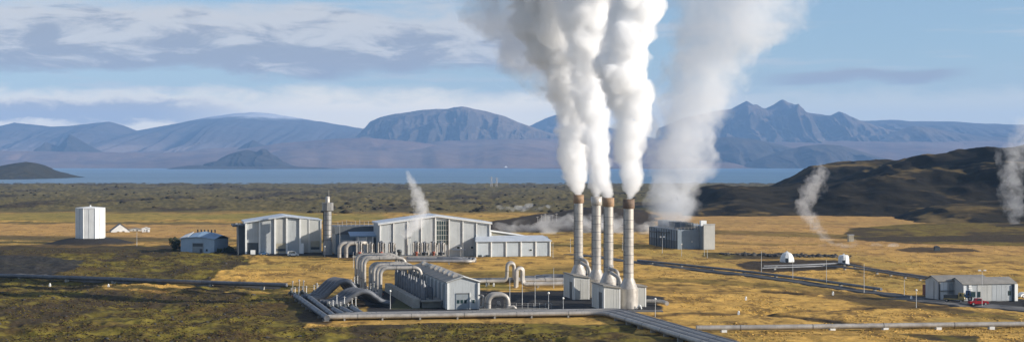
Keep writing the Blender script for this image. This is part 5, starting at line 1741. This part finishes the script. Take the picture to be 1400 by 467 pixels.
# ------------------------------------------------------------------ bushes
def bush(label, px, py, w, h, n, seed, group=None):
    rg = random.Random(seed)
    x, y = gp(px, py)
    t = thing('bush', label, 'bush', (x, y, zg(x, y) - 0.1), 0, group)
    tr = MB()
    for k in range(5):
        q = rg.uniform(0, 6.28)
        tr.tube([(0, 0, 0), (0.12 * w * math.cos(q), 0.12 * w * math.sin(q), h * 0.4), (0.3 * w * math.cos(q), 0.3 * w * math.sin(q), h * 0.7)], [0.22, 0.14, 0.05], 6)
    tr.build('stem', M['bark'], t)
    lf = MB()
    cl = [(rg.uniform(-.5, .5) * w * 0.8, rg.uniform(-.5, .5) * w * 0.8, h * rg.uniform(0.15, 0.85), rg.uniform(0.16, 0.3) * w) for _ in range(14)]
    for k in range(n):
        cx_, cy_, cz_, r_ = cl[rg.randrange(14)]
        dv = Vector((rg.gauss(0, 1), rg.gauss(0, 1), rg.gauss(0, 1))).normalized() * r_ * rg.uniform(0.5, 1)
        p = Vector((cx_, cy_, cz_)) + dv
        if p.z < 0.05:
            continue
        a_ = Vector((rg.gauss(0, 1), rg.gauss(0, 1), rg.gauss(0, 1))).normalized()
        b_ = a_.orthogonal().normalized()
        s_ = rg.uniform(0.2, 0.4)
        lf.add([p + a_ * s_, p + b_ * s_ * 0.7, p - a_ * s_, p - b_ * s_ * 0.7], [(0, 1, 2, 3)])
    o = lf.build('foliage', M['bush'], t)
    return t


bush('tall dark evergreen bush hugging the left wall of the blue shed', 239.5, 343, 6.2, 9.5, 2600, 1)
for k, (px, py, w, h) in enumerate(((304, 344, 4, 4.0), (310, 345, 4, 4.8), (316, 345, 3.6, 3.6), (300, 346, 3, 2.6))):
    bush('low dark bush between the blue shed and workshop, %s from the left' % ORD[k], px, py, w, h, 700, 10 + k, 'low bushes between shed and workshop')

# lava rocks and tussocks strewn over moss
def scatter(name, n, mat, fn, smin, smax, flat, seed, squat=0.6):
    rg = np.random.default_rng(seed)
    ico = [(0, 0, 1), (1, 0, 0.1), (0.1, 1, 0), (-1, 0, 0.1), (0, -1, 0), (0, 0, -0.6)] if squat < 0.55 else [(0, 0, 1), (0.894, 0, 0.447), (0.276, 0.851, 0.447), (-0.724, 0.526, 0.447), (-0.724, -0.526, 0.447), (0.276, -0.851, 0.447), (0.724, 0.526, -0.447), (-0.276, 0.851, -0.447), (-0.894, 0, -0.447), (-0.276, -0.851, -0.447), (0.724, -0.526, -0.447), (0, 0, -1)]
    icf = [(0, 1, 2), (0, 2, 3), (0, 3, 4), (0, 4, 1), (5, 2, 1), (5, 3, 2), (5, 4, 3), (5, 1, 4)] if squat < 0.55 else [(0, 1, 2), (0, 2, 3), (0, 3, 4), (0, 4, 5), (0, 5, 1), (1, 6, 2), (2, 7, 3), (3, 8, 4), (4, 9, 5), (5, 10, 1), (6, 7, 2), (7, 8, 3), (8, 9, 4), (9, 10, 5), (10, 6, 1), (6, 11, 7), (7, 11, 8), (8, 11, 9), (9, 11, 10), (10, 11, 6)]
    V = np.array(ico)
    Fc = np.array(icf)
    xs, ys = fn(rg, n)
    zs = gz(xs, ys)
    k = len(xs)
    s = smin + (smax - smin) * rg.uniform(0, 1, k) ** 2.2
    nvx = len(V)
    jit = rg.uniform(0.65, 1.25, (k, nvx, 1))
    sc = np.stack([s * rg.uniform(0.7, 1.4, k), s * rg.uniform(0.7, 1.4, k), s * squat], -1)[:, None, :]
    P = V[None] * jit * sc
    th = rg.uniform(0, 6.28, k)
    c_, s_ = np.cos(th)[:, None], np.sin(th)[:, None]
    X = P[..., 0] * c_ - P[..., 1] * s_ + xs[:, None]
    Y = P[..., 0] * s_ + P[..., 1] * c_ + ys[:, None]
    Z = P[..., 2] + zs[:, None] + s[:, None] * 0.12
    co = np.stack([X, Y, Z], -1).reshape(-1, 3)
    tri = (Fc[None] + (np.arange(k) * nvx)[:, None, None]).reshape(-1, 3)
    me = bpy.data.meshes.new(name)
    me.vertices.add(len(co))
    me.vertices.foreach_set('co', co.astype(np.float32).ravel())
    me.loops.add(tri.size)
    me.polygons.add(len(tri))
    me.loops.foreach_set('vertex_index', tri.ravel().astype(np.int32))
    me.polygons.foreach_set('loop_start', np.arange(0, tri.size, 3, dtype=np.int32))
    me.polygons.foreach_set('loop_total', np.full(len(tri), 3, np.int32))
    me.update(calc_edges=True)
    me.polygons.foreach_set('use_smooth', np.ones(len(tri), bool))
    me.materials.append(mat)
    o = bpy.data.objects.new(name, me)
    COL.objects.link(o)
    o['kind'] = 'stuff'
    return o


def where(mask_fn, d0, d1, t0, t1):
    def fn(rg, n):
        v = rg.uniform(HC * F / d1, HC * F / d0, n)
        y = HC * F / v
        x = rg.uniform(t0, t1, n) * y
        k = mask_fn(x, y)
        return x[k], y[k]
    return fn


def fore_mask(x, y):
    m_, h_, l_, g_, gn_, hy2 = cover(x, y)
    PX = 700 + F * x / y
    PY = HZ + F * HC / y
    nearpipe = (PX > 395) & (PY < 442) & (PX < 940)
    nearpipe |= (PX > 820) & (PX < 1010)
    nearpipe |= (PY > 345) & (PY < 398) & (seg_dist(x, y, [gp(-150, 374), gp(0, 377), gp(70, 380), gp(150, 384), gp(260, 388), gp(390, 392)]) < 7)
    return (m_ > 0.5) & (g_ < 0.3) & ~nearpipe & (fbm(x / 10, y / 24, 3, 71) > 0.42)


M['lava_dark'] = simple_mat('mossy_lava', (0.045, 0.037, 0.024), 0.95, 0.0, 0.5, 0.1, spec=0.1)
M['tussock'] = simple_mat('moss_tussock', (0.13, 0.102, 0.02), 0.95, 0.0, 0.45, 0.25, spec=0.1)
M['heather'] = simple_mat('brown_heather', (0.06, 0.036, 0.017), 0.95, 0.0, 0.5, 0.25, spec=0.1)
o = scatter('moss_tussocks', 60000, M['tussock'], where(fore_mask, 380, 930, -0.36, 0.10), 0.12, 0.5, 0, 5, 0.4)
tag(o, 'olive moss tussocks covering the rough ground in the foreground', 'moss')
o = scatter('heather_clumps', 26000, M['heather'], where(fore_mask, 380, 930, -0.36, 0.10), 0.12, 0.6, 0, 6, 0.5)
tag(o, 'brown heather clumps scattered through the foreground moss', 'heather')
o = scatter('lava_rocks', 1600, M['lava_rock'], where(fore_mask, 380, 930, -0.36, 0.10), 0.2, 0.9, 0, 8, 0.6)
tag(o, 'dark lava rocks lying among the foreground moss', 'rocks')


def gold_mask(x, y):
    m_, h_, l_, g_, gn_, hy2 = cover(x, y)
    PX = 700 + F * x / y
    PY = HZ + F * HC / y
    clear = ~inpoly(x, y, gpoly([(380, 443), (480, 352), (760, 346), (905, 400), (1010, 467), (960, 470), (830, 436), (830, 443)]))
    clear &= (seg_dist(x, y, ROAD_MAIN) > 7) & (PX < 1420)
    clear &= ~((PX > 1240) & (PY > 385) & (PY < 424))
    return (m_ < 0.4) & (h_ < 0.3) & (l_ < 0.4) & (g_ < 0.3) & clear & (fbm(x / 18, y / 30, 3, 77) > 0.50)


M['tuft'] = simple_mat('dry_grass_tuft', (0.46, 0.285, 0.075), 0.95, 0.0, 0.5, 0.2, spec=0.1)
o = scatter('grass_tufts', 50000, M['tuft'], where(gold_mask, 420, 1250, -0.34, 0.34), 0.15, 0.55, 0, 16, 0.5)
tag(o, 'dry golden grass tufts covering the flat ground', 'grass')


def rowrocks(rg, n):
    t = rg.uniform(0, 1, n)
    a_, b_ = gp(985, 347.5), gp(1150, 351)
    x = a_[0] + (b_[0] - a_[0]) * t + rg.normal(0, 2.5, n)
    y = a_[1] + (b_[1] - a_[1]) * t + rg.normal(0, 5, n)
    return x, y


o = scatter('boulder_row', 260, M['lava_rock'], rowrocks, 0.7, 1.9, 0, 15, 0.7)
tag(o, 'row of dark boulders and scrub behind the domes', 'rocks')


def lavafield(rg, n):
    v = rg.uniform(24, 68, n)
    y = HC * F / v
    x = rg.uniform(-0.36, 0.36, n) * y
    k = (fbm(x / 160, y / 500, 4, 91) > 0.5)
    return x[k], y[k]


o = scatter('lava_outcrops', 1500, M['lava_dark'], lavafield, 0.8, 7.0, 0, 25, 0.45)
tag(o, 'dark lava outcrops dotting the field before the lake', 'rocks')

# ------------------------------------------------------------------ steam
def steam_mat(name, dens, col=(1, 1, 1), aniso=0.2, nscale=None, lo=0.4, hi=0.65, stretch=(1, 1, 0.7), step=1.0):
    m = bpy.data.materials.new(name)
    m.use_nodes = True
    nt = m.node_tree
    nt.nodes.clear()
    N = NT(nt)
    out = N.node('ShaderNodeOutputMaterial')
    pv = N.node('ShaderNodeVolumePrincipled')
    pv.inputs['Color'].default_value = (*col, 1)
    pv.inputs['Anisotropy'].default_value = aniso
    if nscale:
        geo = N.node('ShaderNodeNewGeometry')
        n = N.noise(N.vmul(geo.outputs['Position'], stretch), nscale, 5.0, 0.6, 0.4)
        N.link(N.m('MULTIPLY', N.ss(n, lo, hi), dens), pv.inputs['Density'])
    else:
        pv.inputs['Density'].default_value = dens
    nt.links.new(pv.outputs[0], out.inputs['Volume'])
    if not nscale:
        try:
            m.cycles.homogeneous_volume = True
        except Exception:
            pass
    else:
        try:
            m.cycles.volume_step_rate = step
        except Exception:
            pass
    return m


def torn_steam(name, C, dens, col=(1, 1, 1), s1=0.10, s2=0.35, core=1.5, amp=3.2, off=0.30, step=0.12, aniso=0.1, soft_w=0.5, amp2=0.55, fade=0.0):
    """steam that is thick along the plume's own axis and torn by turbulence towards its skin"""
    m = bpy.data.materials.new(name)
    m.use_nodes = True
    nt = m.node_tree
    nt.nodes.clear()
    N = NT(nt)
    out = N.node('ShaderNodeOutputMaterial')
    pv = N.node('ShaderNodeVolumePrincipled')
    pv.inputs['Color'].default_value = (*col, 1)
    pv.inputs['Anisotropy'].default_value = aniso
    geo = N.node('ShaderNodeNewGeometry')
    P = geo.outputs['Position']
    s3 = N.node('ShaderNodeSeparateXYZ')
    nt.links.new(P, s3.inputs[0])
    z0, z1 = float(C[:, 2].min()), float(C[:, 2].max())
    t = N.m('DIVIDE', N.m('SUBTRACT', s3.outputs[2], z0), z1 - z0)
    o_ = C[np.argsort(C[:, 2])]
    zs = np.linspace(z0, z1, 24)

    def curve(vals):
        lo, hi = float(min(vals)), float(max(vals))
        cr = N.node('ShaderNodeFloatCurve')
        cu = cr.mapping.curves[0]
        n = len(vals)
        cu.points[0].location = (0, (vals[0] - lo) / (hi - lo + 1e-6))
        cu.points[-1].location = (1, (vals[-1] - lo) / (hi - lo + 1e-6))
        for i in range(1, n - 1):
            cu.points.new(i / (n - 1), (vals[i] - lo) / (hi - lo + 1e-6))
        cr.mapping.update()
        N.link(t, cr.inputs['Value'])
        return N.m('MULTIPLY_ADD', cr.outputs[0], hi - lo, lo)
    cx_ = curve(np.interp(zs, o_[:, 2], o_[:, 0]))
    cr_ = curve(np.interp(zs, o_[:, 2], o_[:, 3]))
    dx = N.m('SUBTRACT', s3.outputs[0], cx_)
    dy = N.m('SUBTRACT', s3.outputs[1], float(C[:, 1].mean()))
    rho = N.m('DIVIDE', N.m('SQRT', N.m('ADD', N.m('MULTIPLY', dx, dx), N.m('MULTIPLY', dy, dy))), cr_)
    nA = N.noise(P, s1, 4.0, 0.6, 0.8)
    nB = N.noise(P, s2, 4.0, 0.6, 0.5)
    q = N.m('ADD', N.m('MULTIPLY', N.m('SUBTRACT', nA, 0.5), amp), N.m('MULTIPLY', N.m('SUBTRACT', nB, 0.5), amp * amp2))
    v = N.m('ADD', N.m('MULTIPLY', N.m('SUBTRACT', 1.0, rho), core), N.m('ADD', q, off))
    dn = N.m('MULTIPLY', N.ss(v, 0.0, soft_w), dens)
    if fade:
        dn = N.m('MULTIPLY', dn, N.ss(t, 0.1, 1.0, 1.0, 1.0 - fade))
    N.link(dn, pv.inputs['Density'])
    nt.links.new(pv.outputs[0], out.inputs['Volume'])
    m.cycles.volume_step_rate = step
    return m


ICO = {}


def ico(level):
    if level in ICO:
        return ICO[level]
    import bmesh
    bm = bmesh.new()
    bmesh.ops.create_icosphere(bm, subdivisions=level, radius=1.0)
    v = np.array([p.co[:] for p in bm.verts])
    f = np.array([[q.index for q in p.verts] for p in bm.faces])
    bm.free()
    ICO[level] = (v, f)
    return ICO[level]


def plume(label, pts, d, mat, seed, voxel, dens_sp=1.0, lump=0.5, disp=None, group=None, depth=1.0, cat='steam plume', drift=0.0, name='steam_plume', sizes=(0.28, 0.5), nk=9):
    """billowing closed skin grown from spheres along a path given as (px, row, width)"""
    rg = np.random.default_rng(seed)
    C = np.array([[at(p[0], d), d + drift * i, zat(p[1], d), p[2] / F * d / 2] for i, p in enumerate(pts)])
    if isinstance(mat, dict):
        mat = torn_steam(name + '_torn', C, **mat)
    seg = np.concatenate([[0], np.cumsum(np.linalg.norm(np.diff(C[:, :3], axis=0), axis=1))])
    S = []
    s = 0.0
    while s < seg[-1]:
        c = np.array([np.interp(s, seg, C[:, k]) for k in range(4)])
        R = c[3]
        S.append((c[0] + rg.normal(0, 0.06) * R, c[1], c[2], R * 0.72))
        for _ in range(nk):
            v = rg.normal(0, 1, 3)
            v /= np.linalg.norm(v)
            rr = R * rg.uniform(*sizes)
            q = (R - rr * rg.uniform(0.6, 1.0))
            S.append((c[0] + v[0] * q, c[1] + v[1] * q * depth, c[2] + v[2] * q * 0.8, rr))
        s += max(R * 0.42 / dens_sp, 0.35)
    V, Fc = ico(2)
    allv, allf = [], []
    for i, (x, y, z, r) in enumerate(S):
        allv.append(V * r + (x, y, z))
        allf.append(Fc + i * len(V))
    allv = np.concatenate(allv)
    allf = np.concatenate(allf)
    me = bpy.data.meshes.new(name + '_src')
    me.vertices.add(len(allv))
    me.vertices.foreach_set('co', allv.astype(np.float32).ravel())
    me.loops.add(allf.size)
    me.polygons.add(len(allf))
    me.loops.foreach_set('vertex_index', allf.ravel().astype(np.int32))
    me.polygons.foreach_set('loop_start', np.arange(0, allf.size, 3, dtype=np.int32))
    me.polygons.foreach_set('loop_total', np.full(len(allf), 3, np.int32))
    me.update(calc_edges=True)
    tmp = bpy.data.objects.new(name + '_tmp', me)
    COL.objects.link(tmp)
    md = tmp.modifiers.new('r', 'REMESH')
    md.mode = 'VOXEL'
    md.voxel_size = voxel
    for j, (sc_, st) in enumerate(disp or ()):
        tx = bpy.data.textures.new('puff_%d_%d' % (seed, j), 'CLOUDS')
        tx.noise_scale = sc_
        tx.noise_depth = 3
        dm = tmp.modifiers.new('d', 'DISPLACE')
        dm.texture = tx
        dm.strength = st
        dm.mid_level = 0.5
        dm.texture_coords = 'GLOBAL'
    dg = bpy.context.evaluated_depsgraph_get()
    ev = tmp.evaluated_get(dg)
    new = bpy.data.meshes.new_from_object(ev)
    new.name = name
    new.materials.clear()
    new.materials.append(mat)
    bpy.data.objects.remove(tmp)
    # origin at the foot of the plume
    x0, y0, z0 = C[0, :3]
    new.transform(Matrix.Translation((-x0, -y0, -z0)))
    o = bpy.data.objects.new(name, new)
    o.location = (x0, y0, z0)
    COL.objects.link(o)
    tag(o, label, cat, group)
    return o


st_dense = steam_mat('dense_steam', 0.30, (1, 1, 1), 0.1)
st_shaded = steam_mat('drifting_steam', 0.16, (0.96, 0.97, 0.99), 0.1, 0.075, 0.42, 0.68)
st_ct = steam_mat('thin_grey_steam', 0.058, (0.965, 0.97, 0.985), 0.1, 0.045, 0.36, 0.70)
st_fum = dict(dens=0.15, s1=0.12, s2=0.4, core=1.2, amp=3.6, off=-0.05, soft_w=0.9, col=(0.96, 0.965, 0.98))
st_fog = steam_mat('ground_steam', 0.045, (1, 1, 1), 0.1, 0.05, 0.42, 0.68, (1, 1, 1.6))
st_dense = dict(col=(0.985, 0.987, 0.991), dens=0.48, s1=0.085, s2=0.32, core=1.65, amp=3.4, off=0.08, soft_w=0.95, amp2=0.32)
st_shaded = dict(dens=0.075, col=(0.90, 0.92, 0.955), s1=0.07, s2=0.22, core=1.2, amp=3.8, off=0.05, soft_w=0.9)  # grey-blue tint puts the shaded part of the broad plume into the colour
st_ct = dict(dens=0.062, col=(0.90, 0.92, 0.95), s1=0.045, s2=0.15, core=1.4, amp=3.2, off=0.0, step=0.15, soft_w=1.0, fade=0.45)
st_fum = dict(dens=0.05, s1=0.16, s2=0.45, core=1.1, amp=3.8, off=0.0, soft_w=0.9, col=(0.96, 0.965, 0.98))
GRP = 'steam plumes of the four chimneys'
DSP = ((7.0, 3.4), (3.0, 1.6))
plume('broad white steam plume from the rear left chimney', [(791, 268, 12), (789, 254, 28), (786, 236, 46), (783, 215, 60), (788, 195, 60), (790, 170, 66), (790, 140, 78), (782, 110, 90), (772, 80, 104), (764, 50, 118), (757, 20, 130), (750, -20, 150), (742, -60, 165)], 626, st_dense, 1, 0.7, disp=DSP, group=GRP)
plume('white steam plume from the second chimney merging into the broad one', [(815.5, 270, 11), (817, 256, 24), (820, 236, 38), (818, 215, 42), (815, 190, 48), (811, 160, 54), (807, 130, 58), (805, 100, 64), (804, 70, 74), (806, 40, 88), (807, 10, 98), (807, -30, 108), (806, -60, 112)], 598, st_dense, 2, 0.65, disp=DSP, group=GRP)
plume('short white steam plume from the third chimney', [(832, 272, 11), (830, 263, 18), (826, 250, 24), (821, 232, 28), (816, 212, 32), (812, 190, 34)], 583, st_dense, 3, 0.5, disp=DSP, group=GRP)
plume('separate white steam plume from the frontmost chimney', [(860, 274, 12), (861, 262, 22), (862, 243, 38), (861, 215, 46), (861, 190, 58), (863, 160, 66), (859, 130, 76), (853, 100, 90), (851, 76, 96), (856, 50, 92), (866, 20, 86), (872, -20, 92), (876, -60, 100)], 553, st_dense, 4, 0.6, disp=DSP, group=GRP)
plume('shade-toned grey upper part of steam left of the broad plume', [(760, 145, 18), (744, 122, 50), (724, 98, 84), (708, 75, 96), (696, 50, 104), (688, 20, 116), (682, -15, 136), (676, -50, 150)], 640, st_shaded, 5, 1.0, disp=DSP, sizes=(0.25, 0.55))
plume('wide thin grey steam cloud rising from the cooling tower', [(918, 300, 66), (920, 280, 78), (922, 255, 92), (924, 235, 100), (934, 190, 112), (945, 150, 124), (960, 110, 138), (980, 70, 160), (1002, 30, 190), (1024, -20, 220), (1040, -60, 240)], 960, st_ct, 6, 1.3, disp=((10, 5.0), (4.0, 2.5)), sizes=(0.25, 0.55))
plume('leaning thin steam plume from the hot ground below the hills', [(1141, 337, 8), (1132, 328, 18), (1122, 318, 24), (1112, 305, 30), (1103, 292, 36), (1100, 278, 38), (1107, 262, 40), (1116, 246, 38), (1124, 230, 26)], 1000, st_fum, 7, 0.7, disp=((6, 4.0), (2.5, 2.0)), sizes=(0.2, 0.5))
plume('faint tall steam plume at the right edge before the hills', [(1392, 312, 16), (1389, 295, 36), (1385, 275, 44), (1383, 250, 48), (1386, 225, 54), (1392, 200, 60), (1400, 178, 50)], 1280, dict(dens=0.03, s1=0.10, s2=0.3, core=1.1, amp=3.6, off=-0.15, soft_w=1.0, col=(0.96, 0.965, 0.98)), 8, 1.2, disp=((9, 6.0), (4, 3.0)), sizes=(0.2, 0.5))
plume('small white steam puff rising before the turbine hall', [(554, 326, 6), (557, 320, 22), (564, 312, 34), (573, 300, 34), (577, 286, 30), (573, 270, 26), (567, 256, 20), (561, 244, 14), (556, 234, 8)], 824, dict(dens=0.15, s1=0.2, s2=0.6, core=1.2, amp=3.4, off=0.0, soft_w=0.9), 9, 0.45, disp=((4, 2.5), (1.6, 1.2)), sizes=(0.2, 0.5))


def fogbank(label, blobs, d, mat, seed, voxel=1.6):
    rg = np.random.default_rng(seed)
    V, Fc = ico(2)
    allv, allf = [], []
    i = 0
    for px, py, w, h in blobs:
        for _ in range(10):
            x = at(px + rg.uniform(-.5, .5) * w, d)
            z = zat(py + rg.uniform(-.4, .4) * h, d)
            y = d + rg.uniform(-18, 18)
            r = rg.uniform(0.22, 0.4) * h / F * d * 1.2
            allv.append(V * (r * 2.2, r * 3, r) + (x, y, z))
            allf.append(Fc + i * len(V))
            i += 1
    allv = np.concatenate(allv)
    allf = np.concatenate(allf)
    me = bpy.data.meshes.new('steam_bank')
    me.from_pydata(allv.tolist(), [], allf.tolist())
    tmp = bpy.data.objects.new('tmp', me)
    COL.objects.link(tmp)
    md = tmp.modifiers.new('r', 'REMESH')
    md.mode = 'VOXEL'
    md.voxel_size = voxel
    for sc_, st in ((8, 4.0), (3, 2.0)):
        tx = bpy.data.textures.new('fog_%d_%s' % (seed, sc_), 'CLOUDS')
        tx.noise_scale = sc_
        dm = tmp.modifiers.new('d', 'DISPLACE')
        dm.texture = tx
        dm.strength = st
        dm.texture_coords = 'GLOBAL'
    ev = tmp.evaluated_get(bpy.context.evaluated_depsgraph_get())
    new = bpy.data.meshes.new_from_object(ev)
    new.name = 'steam_bank'
    new.materials.clear()
    new.materials.append(mat)
    bpy.data.objects.remove(tmp)
    o = bpy.data.objects.new('steam_bank', new)
    COL.objects.link(o)
    tag(o, label, 'steam')


fogbank('thin steam hugging the dark bank behind the annex and chimneys', [(700, 312, 40, 14), (735, 310, 50, 18), (775, 306, 50, 22), (810, 304, 50, 18), (850, 308, 60, 18), (885, 312, 30, 14)], 1150, st_fog, 3)
fogbank('thin veil of steam over the field behind the turbine hall', [(690, 284, 50, 7), (730, 282, 50, 7)], 1650, st_fog, 4)
fogbank('thin low steam drifting over the ground below the hills', [(1150, 336, 60, 12), (1200, 338, 70, 10), (1250, 341, 60, 9), (1340, 348, 80, 8)], 960, st_fog, 5, 1.0)

# ------------------------------------------------------------------ air
hz = MB().box(-36000, 36000, -1500, 40000, -110, 1270)
hm = bpy.data.materials.new('haze_air')
hm.use_nodes = True
hm.node_tree.nodes.clear()
N = NT(hm.node_tree)
out = N.node('ShaderNodeOutputMaterial')
pv = N.node('ShaderNodeVolumePrincipled')
pv.inputs['Color'].default_value = (0.32, 0.58, 1.0, 1)
pv.inputs['Density'].default_value = 2.5e-5
pv.inputs['Anisotropy'].default_value = 0.0
hm.node_tree.links.new(pv.outputs[0], out.inputs['Volume'])
hz = hz.build('haze', hm)
hz['kind'] = 'stuff'
